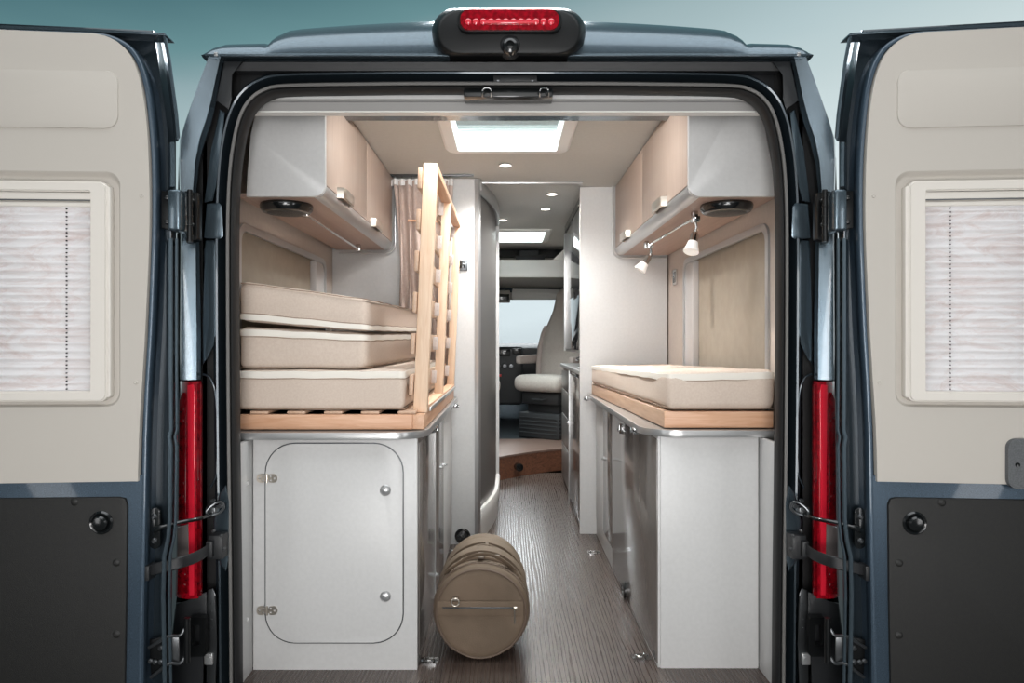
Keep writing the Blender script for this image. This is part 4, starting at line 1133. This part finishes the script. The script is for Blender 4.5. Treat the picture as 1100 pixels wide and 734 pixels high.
# curtain
t = thing('curtain', 'taupe curtain with white heading tape gathered behind the upright slatted frame', 'curtain', (-.42, 3.45, .96))
def curtain_sheet(x0, x1, z0, z1, y, amp, folds, wav=0):
    b = new(); secs = []
    n = 90; m = 18
    for i in range(n+1):
        u = i/n; s = []
        for j in range(m+1):
            v = j/m
            z = z1+(z0-z1)*v
            pin = 1-.18*math.sin(v*PI)*1.0
            xc = (x0+x1)/2
            x = xc+(x0+(x1-x0)*u-xc)*pin+.006*math.sin(u*31+v*5)
            yy = y+amp*(.6+.6*v)*math.sin(u*folds*2*PI+1.2*math.sin(v*3+u*4))+.01*noise.noise(Vector((u*5, v*4, wav)))
            s.append((x, yy, z))
        s2 = [(p[0], p[1]+.0025, p[2]) for p in reversed(s)]
        secs.append(s+s2)
    loft(b, secs, True, True); return b
obj('curtain_cloth', curtain_sheet(-.578, -.27, .80, CZ-.03, 3.46, .016, 7), 'curtain', t, ang=180)
b = new(); secs = []
for i in range(91):
    u = i/90; x = -.595+.32*u; yy = 3.452+.011*math.sin(u*9*2*PI)
    secs.append([(x, yy, CZ-.022), (x, yy, CZ-.052-.006*math.sin(u*40)), (x, yy+.002, CZ-.052), (x, yy+.002, CZ-.022)])
loft(b, secs, True, True); obj('heading_tape', b, 'tape', t)
for k in range(7):
    b = new(); torus(b, (-.58+k*.048, 3.452, CZ-.017), .007, .0016, 'X', 12, 6); obj('curtain_ring', b, 'chrome', t)
b = new(); tube(b, [(-.5, 3.435, 1.66), (-.42, 3.43, 1.655), (-.33, 3.435, 1.655)], .006, 8); obj('tie_band', b, 'beech', t)
b = new(); box(b, -.62, -.17, 3.44, 3.47, CZ-.008, CZ-.0005, .002); obj('curtain_track', b, 'steel_dark', label='thin dark curtain track on the ceiling above the taupe curtain', cat='curtain track')

# =================================================================== CEILING FITTINGS
def skylight(x0, x1, y0, y1, label, rim=.055):
    t = thing('skylight', label, 'skylight', ((x0+x1)/2, (y0+y1)/2, CZ-.02))
    f = lambda p, z: (p[0], p[1], z)
    b = new()
    o = rrect(x0-rim, x1+rim, y0-rim, y1+rim, .05, 6); i_ = rrect(x0, x1, y0, y1, .012, 6); o2 = rrect(x0-rim+.012, x1+rim-.012, y0-rim+.012, y1+rim-.012, .04, 6)
    up = lambda l, z: [(p[0], p[1], z) for p in l]
    loft(b, [up(o, CZ-.0005), up(o, CZ-.006), up(o2, CZ-.016), up(i_, CZ-.018), up(i_, CZ+.069), up(rrect(x0-.01, x1+.01, y0-.01, y1+.01, .012, 6), CZ+.069), up(rrect(x0-.01, x1+.01, y0-.01, y1+.01, .012, 6), CZ-.0005)], True, False, True)
    obj('skylight_frame', b, 'white_plastic', t)
    b = new(); prism(b, up(rrect(x0-.008, x1+.008, y0-.008, y1+.008, .012, 6), CZ+.070), (0, 0, .006)); obj('skylight_pane', b, 'roof_glass', t)
    return t
skylight(-.214, .214, 2.52, 2.965, 'square roof skylight nearest the rear doors showing pale teal sky')
sk2 = skylight(-.29, .29, 5.16, 5.68, 'wide roof skylight further forward above the cab step', .05)
def downlight(x, y, lab, e=32.0):
    t = thing('downlight', lab, 'ceiling light', (x, y, CZ-.006), 'round ceiling downlights')
    b = new(); torus(b, (x, y, CZ-.003), .030, .0035, 'Z', 26, 8); obj('lamp_ring', b, 'edge', t)
    b = new(); revolve(b, (x, y, CZ-.001), [(.028, 0), (.026, -.004), (.001, -.005)], 'Z', 24); obj('lamp_glass', b, 'led', t)
    l = bpy.data.lights.new('downlight_bulb', 'SPOT'); l.energy = e; l.spot_size = 2.6; l.spot_blend = .6; l.shadow_soft_size = .03; l.color = (1, .985, .96)
    lo = bpy.data.objects.new('downlight_bulb', l); COL.objects.link(lo); lo.location = (x, y, CZ-.02)
def dl(px, py, lab):
    Y = (CZ-H)*F/(CY-py); downlight(wx(px, Y), Y, lab)
dl(543, 177, 'round ceiling downlight just past the near skylight')
dl(593, 208, 'round ceiling downlight nearest the partition beyond the chrome joint strip')
dl(586, 224, 'round ceiling downlight in the middle of the forward ceiling, toward the kitchen')
dl(540, 236, 'round ceiling downlight close to the washroom, beside the far skylight')

# =================================================================== CAB
b = new()
fr = [(-.905, 5.75), (-.5, 5.60), (-.1, 5.42), (.05, 5.38), (.25, 5.40), (.45, 5.46), (.88, 5.50)]
fr = [(p[0], p[1]) for p in smooth_path([Vector((x, y, 0)) for x, y in fr], 5)]
fr = [(-.905, 5.02)]+[(x, y-0.0) for x, y in [(-.5, 4.95), (-.2, 5.0)]]+[(wx(531, 5.1), 5.12), (wx(545, 5.2), 5.22), (wx(565, 5.35), 5.36), (wx(590, 5.5), 5.50), (wx(608, 5.6), 5.58), (.88, 5.66)]
stp = thing('cab_step', 'curved walnut fronted step between the aisle and the driving cab', 'step', (.2, 5.5, 0))
b = new(); prism(b, [(x, y, 0) for x, y in fr]+[(x, y+.02, 0) for x, y in reversed(fr)], (0, 0, .165)); obj('step_front', b, 'step_wood', stp)
b = new(); prism(b, [(x, y-.008, .166) for x, y in fr]+[(.88, 6.1, .166), (-.905, 6.1, .166)], (0, 0, .014)); obj('step_top', b, 'step_top', stp)
b = new(); revolve(b, (.085, 5.245, .085), [(.030, 0.02), (.030, -.028), (.024, -.030), (.001, -.026)], Vector((-.4, 1, 0)), 22); obj('step_grommet', b, 'plastic_gloss', stp)
b = new(); box(b, -.94, .94, 6.1, 7.75, .13, .17); obj('cab_floor', b, 'mat_floor', kind='structure')
def seat(cx, cy, zb, rot, label, flip=1):
    t = thing('captain_chair', label, 'seat', (cx, cy, zb), 'swivel seats in the driving cab')
    # local: facing -X ; build about origin then rotate
    R = Matrix.Translation((cx, cy, zb)) @ Matrix.Rotation(rot, 4, 'Z')
    b = new(); soft_box(b, [(-.30, -.25, .42), (.22, -.25, .40), (.22, .25, .40), (-.30, .25, .42), (-.30, -.25, .56), (.22, -.25, .55), (.22, .25, .55), (-.30, .25, .56)], .06, .004, .015, 3); obj('seat_cushion', b, 'seat', t, xf=R, ang=80)
    b = new(); secs = []
    for z, hw, xo, th in ((.50, .21, .15, .10), (.56, .235, .17, .13), (.70, .25, .20, .14), (.85, .245, .225, .14), (.98, .225, .245, .13), (1.08, .185, .265, .12), (1.17, .150, .275, .11), (1.25, .138, .285, .10), (1.32, .125, .29, .09), (1.37, .09, .295, .06), (1.385, .04, .297, .03)):
        s = []
        for k in range(20):
            a = 2*PI*k/20; ca, sa = math.cos(a), math.sin(a)
            s.append((xo+th/1.2*math.copysign(abs(ca)**.6, ca), hw*math.copysign(abs(sa)**.55, sa), z))
        secs.append(s)
    loft(b, secs, True, True); obj('backrest', b, 'seat', t, xf=R, ang=80)
    b = new()
    for s in (-1, 1):
        secs = []
        for z, y, xo in ((.55, .235, .10), (.68, .25, .125), (.82, .25, .15), (.95, .232, .18), (1.02, .212, .205)):
            secs.append([(xo+.05*math.cos(2*PI*k/10), s*(y-.02)+.028*math.sin(2*PI*k/10), z) for k in range(10)])
        loft(b, secs, True, True)
    obj('side_bolster', b, 'seat_side', t, xf=R, ang=80)
    for s in (-1, 1):
        b = new(); soft_box(b, [(-.16, s*.29-.028, .66), (.17, s*.29-.028, .66), (.17, s*.29+.028, .66), (-.16, s*.29+.028, .66), (-.16, s*.29-.028, .735), (.17, s*.29-.028, .745), (.17, s*.29+.028, .745), (-.16, s*.29+.028, .735)], .024, .0, 0, 1); obj('armrest', b, 'seat_side', t, xf=R, ang=80)
    b = new(); box(b, -.22, .20, -.20, .20, .30, .41, .02); box(b, -.16, .18, -.17, .17, .22, .31, .01); tube(b, [(-.2, -.1, .36), (-.27, -.05, .35), (-.27, .05, .35)], .008, 8); obj('swivel_base', b, 'dash', t, xf=R)
    b = new(); box(b, -.24, .24, -.22, .22, .0, .225, .012); 
    for k in range(5): box(b, -.235, .245, -.228, -.219, .04+k*.034, .052+k*.034, .002); box(b, -.246, -.238, -.2, .2, .04+k*.034, .052+k*.034, .002)
    obj('seat_plinth', b, 'seatbase', t, xf=R)
seat(.42, 6.30, .181, .92, 'grey cab seat in full view beyond the kitchen, turned toward the aisle')
seat(-.42, 5.95, .181, PI-.9, 'grey cab seat of which only a sliver shows past the washroom shutter')
# dashboard
t = thing('dashboard', 'black dashboard with central controls below the windscreen', 'dashboard', (0, 7.4, .17))
b = new(); prism(b, [(-.93, 7.15, .55), (-.93, 7.08, .70), (-.93, 7.10, .98), (-.93, 7.2, 1.03), (-.93, 7.70, .99), (-.93, 7.74, .55)], (1.86, 0, 0), .02, 3); obj('dash_body', b, 'dash', t)
b = new(); box(b, -.22, .16, 6.98, 7.2, .40, 1.0, .03, 3); obj('centre_console', b, 'dash', t)
b = new(); box(b, -.12, .03, 6.973, 6.99, .90, .97, .004); obj('radio', b, 'plastic_gloss', t)
for k, (x, z) in enumerate(((-.10, .80), (-.03, .80), (.04, .80))):
    b = new(); revolve(b, (x, 6.98, z), [(.028, 0), (.028, -.01), (.02, -.02), (.001, -.021)], 'Y', 20); obj('dial', b, 'steel_dark', t)
b = new(); box(b, -.11, -.06, 6.972, 6.985, .69, .715, .003); obj('hazard_button', b, 'red_btn', t)
b = new(); box(b, .05, .14, 6.97, 6.985, .92, .98, .004); revolve(b, (.095, 6.97, .95), [(.012, 0), (.01, -.01), (.001, -.012)], 'Y', 12); obj('switch_cluster', b, 'plastic_gloss', t)
b = new(); torus(b, (.10, 6.95, .80), .001, .0005, 'Y', 6, 4); b.free()
t2 = thing('steering_wheel', 'black steering wheel glimpsed beside the cab seat through the mirror-fronted unit gap', 'steering wheel', (-.46, 6.82, .85))
b = new(); torus(b, (-.46, 6.84, .92), .19, .015, (0, 1, -.5), 34, 10); obj('wheel_rim', b, 'dash', t2)
b = new(); disc(b, (-.46, 6.86, .92), .07, .04, (0, 1, -.5), 24, .008); tube(b, [(-.46, 6.87, .92), (-.46, 7.06, .82)], .03, 12); tube(b, [(-.64, 6.845, .92), (-.28, 6.845, .92)], .014, 8); obj('wheel_hub', b, 'dash', t2)
# windscreen
w3 = thing('window_3', None, None, (0, 7.4, 1.0), kind='structure')
b = new(); prism(b, [(-.90, 7.66, .92), (.90, 7.66, .92), (.85, 7.13, 1.52), (-.85, 7.13, 1.52)], (0, .006, .005)); obj('windscreen_pane', b, 'glass', w3)
# over-cab shelf
sh = thing('overcab_shelf', 'open shelf with white lip above the driving cab', 'shelf', (0, 6.1, 1.6))
Ys = 5.98
b = new(); box(b, -.90, .88, Ys, Ys+.03, wz(298, Ys), wz(279, Ys), .008, 3); obj('shelf_lip', b, 'white_plastic', sh)
b = new(); box(b, -.90, .88, Ys+.03, 6.9, wz(298, Ys), wz(295, Ys)); box(b, -.90, .88, 6.75, 6.77, wz(295, Ys), 1.88); obj('shelf_bottom', b, 'cabgrey', sh)
b = new()
prism(b, [W(594, 279, Ys-.01), W(612, 262, Ys-.01), W(616, 262, Ys-.01), W(616, 279, Ys-.01)], (0, .6, 0)); obj('shelf_gusset', b, 'white_plastic', sh)
t = thing('shelf_box', 'small dark box standing on the shelf above the cab', 'box', W(568, 279, 6.2))
c = W(568, 279, 6.2)
b = new(); box(b, c.x-.09, c.x+.09, 6.12, 6.3, wz(295, Ys)+.001, c.z+.075, .008); obj('box_body', b, 'dash', t)
b = new(); box(b, c.x-.12, c.x+.14, 6.10, 6.14, wz(295, Ys)+.001, c.z+.03, .006); obj('box_rim', b, 'plastic', t)
# cab header, visors, console
hd = thing('sun_visor', 'grey folded sun visor panel above the windscreen', 'sun visor', (.25, 6.95, 1.5))
b = new(); prism(b, [(x, 6.98, z) for x, z in rrect(wx(550, 6.98), .80, wz(322, 6.98), wz(310, 6.98), .02, 4)], (0, .02, 0), .004); obj('visor_flap', b, 'ceil', hd)
b = new(); tube(b, [(wx(552, 6.98), 6.985, wz(310, 6.98)), (.80, 6.985, wz(311, 6.98))], .007, 8); obj('visor_rod', b, 'plastic', hd)
b = new(); prism(b, [(-.9, 6.30, wz(298, 6.3)+.002), (-.9, 6.62, wz(302, 6.6)), (-.9, 7.08, wz(310, 7.05)), (-.9, 7.14, wz(322, 7.1)), (-.9, 7.18, wz(300, 7.1)), (-.9, 6.7, wz(285, 6.7)), (-.9, 6.3, 1.75)], (1.78, 0, 0)); obj('trim_2', b, 'cabgrey', kind='structure')
t = thing('overhead_console', 'small roof console with dark display above the windscreen', 'console', W(538, 318, 6.9))
b = new(); box(b, wx(500, 6.9), wx(548, 6.9), 6.88, 7.0, wz(325, 6.9), wz(312, 6.9), .01); obj('console_body', b, 'cabgrey', t)
b = new(); box(b, wx(528, 6.88), wx(547, 6.88), 6.872, 6.882, wz(323, 6.88), wz(316, 6.88), .002)
obj('console_display', b, 'plastic_gloss', t)

# =================================================================== DUFFEL BAG
bx, by, br = wx(516.5, 2.23), 2.235, .158
bag = thing('duffel_bag', 'round taupe canvas duffel bag lying on the aisle floor', 'bag', (bx, by+.28, 0))
def bag_r(a, y):
    """radius by angle (0 = +x, 90 = up) and distance y along"""
    sag = 1+.012*math.sin(3*a+.6)
    if math.sin(a) < -.80: sag *= .985
    return br*sag
BL = .42
b = new(); secs = []
N = 48
prof = [(0, .30), (.0, .55), (-.004, .80), (.0, .93), (.006, .975), (.016, .995), (.03, 1.0)]
for y, k in prof: secs.append((by+.004+y, k))
for i in range(1, 18): secs.append((by+.034+(BL-.07)*i/17, 1.0-.05*(i/17)**3))
for y, k in ((.40, .93), (.415, .87), (.422, .74), (.425, .4)): secs.append((by+y, k))
rows = []
for Y, k in secs:
    row = []
    tt = max(0, min(1, (Y-by)/BL))
    for j in range(N):
        a = 2*PI*j/N
        R = bag_r(a, Y)*k
        R *= 1+(.02*noise.noise(Vector((math.cos(a)*2, Y*14, math.sin(a)*2)))+.012*noise.noise(Vector((math.cos(a)*5, Y*34, math.sin(a)*5))))*min(1, tt*5)*(1 if k > .9 else .3)
        if math.sin(a) > .2: R *= 1-.12*math.sin(a)*tt
        z = .158+R*math.sin(a); z = max(z, .004)
        row.append((bx+R*math.cos(a), Y, z))
    rows.append(row)
loft(b, rows, True, True); obj('bag_body', b, 'bag', bag, ang=60)
b = new()
tube(b, [(bx+math.cos(a)*bag_r(a, by)*.925, by+.001, .158+math.sin(a)*bag_r(a, by)*.925) for a in [2*PI*k/60 for k in range(60)]], .0035, 8, closed=True)
obj('end_piping', b, 'bag_dark', bag)
b = new()
tube(b, [(bx+math.cos(a)*bag_r(a, by)*.998, by+.032, max(.006, .158+math.sin(a)*bag_r(a, by)*.998)) for a in [2*PI*k/60 for k in range(60)]], .003, 8, closed=True)
obj('end_seam', b, 'bag_dark', bag)
# front pocket zip
zz = .158+.022
b = new(); box(b, bx-.143, bx+.140, by-.006, by+.004, zz-.028, zz+.020, .003); obj('pocket_strip', b, 'bag', bag)
b = new(); box(b, bx-.125, bx+.118, by-.009, by-.004, zz-.0022, zz+.0022, .0008)
for k in range(48): box(b, bx-.123+k*.005, bx-.1205+k*.005, by-.0105, by-.008, zz-.0025, zz+.0025)
zp = obj('zip', b, 'steel_dark', bag)
b = new(); box(b, bx+.106, bx+.120, by-.014, by-.008, zz-.005, zz+.006, .002); tube(b, [(bx+.110, by-.011, zz-.002), (bx+.110, by-.012, zz-.05)], .0022, 6); obj('zip_pull', b, 'nickel', zp)
b = new(); torus(b, (bx-.083, by-.012, zz+.020), .0125, .0022, 'Y', 20, 8); box(b, bx-.092, bx-.074, by-.012, by-.004, zz+.024, zz+.034, .002); obj('ring', b, 'nickel', bag)
# hanging loops of fabric over the top : flaps and straps
def over(y, a0, a1, rr, w, th, name, m, lift=0.0, lean=0.0, sx=1.0):
    b = new(); secs = []
    n = 26
    for i in range(n+1):
        t_ = i/n; a = math.radians(a0+(a1-a0)*t_)
        e = math.sin(t_*PI)
        R = br*rr+lift*e
        yy = y+lean*e
        c = Vector((bx+R*math.cos(a)*sx, yy, .158+R*math.sin(a)))
        n_ = Vector((math.cos(a), 0, math.sin(a)))
        W2 = Vector((0, w/2, 0))
        secs.append([c-W2-n_*th, c-W2*1.02, c-W2+n_*th, c+n_*th*1.6, c+W2+n_*th, c+W2*1.02, c+W2-n_*th])
    loft(b, secs, True, True); return obj(name, b, m, bag, ang=60)
over(by+.09, 160, 18, .985, .03, .004, 'carry_strap', 'bag', .004)
over(by+.15, 158, 22, .95, .06, .009, 'top_flap', 'bag', .012)
over(by+.24, 156, 24, .93, .06, .009, 'top_flap', 'bag', .016)
over(by+.32, 150, 30, .90, .06, .009, 'top_flap', 'bag', .014)
b = new(); tube(b, smooth_path([(bx-.12, by+.06, .27), (bx-.09, by+.03, .305), (bx-.03, by+.05, .332), (bx+.03, by+.05, .335), (bx+.09, by+.06, .30), (bx+.135, by+.14, .22)], 5), .006, 8, flat=(.011, .004)); obj('carry_strap', b, 'bag', bag)
b = new(); tube(b, smooth_path([(bx-.13, by+.20, .24), (bx-.09, by+.18, .292), (bx, by+.18, .330), (bx+.08, by+.19, .298), (bx+.13, by+.22, .24)], 5), .006, 8, flat=(.012, .004)); obj('carry_strap', b, 'bag', bag)
b = new(); tube(b, smooth_path([(bx+.012, by+.12, .322), (bx+.014, by+.20, .330), (bx+.016, by+.28, .318), (bx+.018, by+.37, .290)], 5), .005, 8, flat=(.006, .003)); obj('top_zip', b, 'bag_dark', bag)
b = new(); box(b, bx-.012, bx+.008, by+.06, by+.085, .318, .334, .003); tube(b, [(bx+.01, by+.07, .330), (bx+.04, by+.05, .334), (bx+.06, by+.06, .330)], .0025, 6); obj('buckle', b, 'nickel', bag)

# =================================================================== TIE-DOWN RINGS
def tie_ring(x, y, rot, label, k=1.0):
    t = thing('tie_down_ring', label, 'tie-down', (x, y, 0), 'lashing rings screwed to the floor')
    R = Matrix.Translation((x, y, 0)) @ Matrix.Rotation(rot, 4, 'Z') @ Matrix.Scale(k, 4)
    b = new(); pl = rrect(-.032, .032, -.024, .024, .010, 4)
    fill_holes(b, pl, [rrect(-.013, .013, -.010, .010, .006, 3)], .0005, .004, lambda p, z: (p[0], p[1], z)); obj('base_plate', b, 'chrome', t, xf=R)
    b = new(); tube(b, smooth_path([(-.015, .012, .006), (-.016, -.004, .010), (-.010, -.018, .012), (.010, -.018, .012), (.016, -.004, .010), (.015, .012, .006)], 4), .003, 8); obj('ring', b, 'chrome', t, xf=R)
    for sx in (-1, 1):
        b = new(); revolve(b, (sx*.023, 0, .004), [(.005, 0), (.005, .0015), (.002, .003)], 'Z', 12); obj('screw', b, 'steel_dark', t, xf=R)
def fl(px, py): Y = H*F/(py-CY); return wx(px, Y), Y
x, y = fl(460, 711); tie_ring(x+.003, y, 0, 'chrome lashing ring on the floor at the foot of the cupboard with the rounded door')
x, y = fl(690, 707); tie_ring(x-.006, y, .2, 'chrome lashing ring on the floor at the foot of the plain-fronted cabinet')
x, y = fl(483, 593); tie_ring(x+.012, y, 0, 'chrome lashing ring behind the duffel bag at the foot of the washroom wall')
x, y = fl(638, 594); tie_ring(x, y, 0, 'chrome lashing ring on the floor beside the dark aisle panel, near the white partition')

# =================================================================== LIGHT, WORLD, CAMERA
sc = bpy.context.scene
wd = bpy.data.worlds.new('sky'); sc.world = wd; wd.use_nodes = True
nt = wd.node_tree; bg = nt.nodes['Background']
tc = nt.nodes.new('ShaderNodeTexCoord'); sep = nt.nodes.new('ShaderNodeSeparateXYZ')
nt.links.new(tc.outputs['Generated'], sep.inputs[0])
nz = nt.nodes.new('ShaderNodeTexNoise'); nz.inputs['Scale'].default_value = 2.2; nz.inputs['Detail'].default_value = 3
mp = nt.nodes.new('ShaderNodeMapping'); mp.inputs['Scale'].default_value = (1, 1, 3.5)
nt.links.new(tc.outputs['Generated'], mp.inputs[0]); nt.links.new(mp.outputs[0], nz.inputs['Vector'])
ma = nt.nodes.new('ShaderNodeMath'); ma.operation = 'MULTIPLY_ADD'; ma.inputs[1].default_value = .06; ma.inputs[2].default_value = -.03
nt.links.new(nz.outputs['Fac'], ma.inputs[0])
mx_ = nt.nodes.new('ShaderNodeMath'); mx_.operation = 'MULTIPLY_ADD'; mx_.inputs[1].default_value = -.22
nt.links.new(sep.outputs['X'], mx_.inputs[0]); nt.links.new(sep.outputs['Z'], mx_.inputs[2])
ad = nt.nodes.new('ShaderNodeMath'); ad.operation = 'ADD'
nt.links.new(mx_.outputs[0], ad.inputs[0]); nt.links.new(ma.outputs[0], ad.inputs[1])
cr = nt.nodes.new('ShaderNodeValToRGB')
e = cr.color_ramp.elements
e[0].position = 0; e[0].color = lin((232, 243, 246))
e[1].position = 1.0; e[1].color = lin((110, 140, 146))
for p, c in ((.02, (236, 247, 250)), (.24, (194, 210, 212)), (.31, (176, 196, 200)), (.38, (156, 178, 182)), (.415, (140, 165, 170)), (.45, (102, 140, 145)), (.50, (78, 115, 122))):
    q = e.new(p); q.color = lin(c)
nt.links.new(ad.outputs[0], cr.inputs['Fac'])
mr = nt.nodes.new('ShaderNodeMapRange'); mr.inputs['From Min'].default_value = -.45; mr.inputs['From Max'].default_value = .45; mr.inputs['To Min'].default_value = .16; mr.interpolation_type = 'SMOOTHSTEP'
nt.links.new(sep.outputs['Y'], mr.inputs['Value'])
mm = nt.nodes.new('ShaderNodeVectorMath'); mm.operation = 'SCALE'
nt.links.new(cr.outputs['Color'], mm.inputs[0]); nt.links.new(mr.outputs[0], mm.inputs['Scale'])
nt.links.new(mm.outputs[0], bg.inputs['Color'])
bg.inputs['Strength'].default_value = 1.0

def area(name, loc, target, sx, sy, e, col=(1, 1, 1)):
    l = bpy.data.lights.new(name, 'AREA'); l.shape = 'RECTANGLE'; l.size = sx; l.size_y = sy; l.energy = e; l.color = col
    o = bpy.data.objects.new(name, l); COL.objects.link(o); o.location = loc
    o.rotation_euler = (Vector(target)-Vector(loc)).to_track_quat('-Z', 'Y').to_euler()
    return o
area('studio_softbox', (0, -1.4, 2.2), (0, 2.6, 1.0), 3.2, 1.6, 20, (1, .99, .975))
area('studio_low_light', (0, -.3, .35), (0, 3.2, 1.75), 1.4, .5, 20, (1, .98, .96))
area('studio_strip_light', (0, -1.2, 1.05), (0, 2.0, 1.05), .7, 1.1, 32)
area('studio_strip_light', (-2.25, -.5, 1.0), (-1.0, 2.0, 1.05), .45, 1.9, 8)
area('studio_strip_light', (2.25, -.5, 1.0), (1.0, 2.0, 1.05), .45, 1.9, 10)
area('studio_overhead_light', (0, 1.0, 4.2), (0, 2.4, 1.8), 5.0, 2.2, 85, (.94, .98, 1))
area('header_fill_light', (0, 2.17, 1.83), (0, 3.6, 1.0), .7, .05, 10, (1, .995, .985))  # added fill hidden above the header to brighten the interior
area('skylight_daylight', (0, 2.74, 2.6), (0, 2.74, 1.0), .6, .5, 60, (.95, .98, 1))
area('skylight_daylight', (0, 5.4, 2.6), (0, 5.4, 1.0), .6, .6, 100, (.95, .98, 1))
area('cab_daylight', (0, 9.5, 2.4), (0, 6.4, .9), 2.2, 1.2, 110, (.97, .99, 1))

cam = bpy.data.cameras.new('camera'); co = bpy.data.objects.new('camera', cam); COL.objects.link(co)
co.location = (0, 0, H); co.rotation_euler = (PI/2, 0, 0)
cam.sensor_width = 36; cam.lens = 36*F/1100; cam.shift_x = 5/1100; cam.shift_y = 0
cam.clip_start = .05
sc.camera = co
sc.view_settings.view_transform = 'Standard'; sc.view_settings.look = 'None'
sc.view_settings.gamma = 1; sc.view_settings.use_curve_mapping = False
sc.view_settings.exposure = 0.07
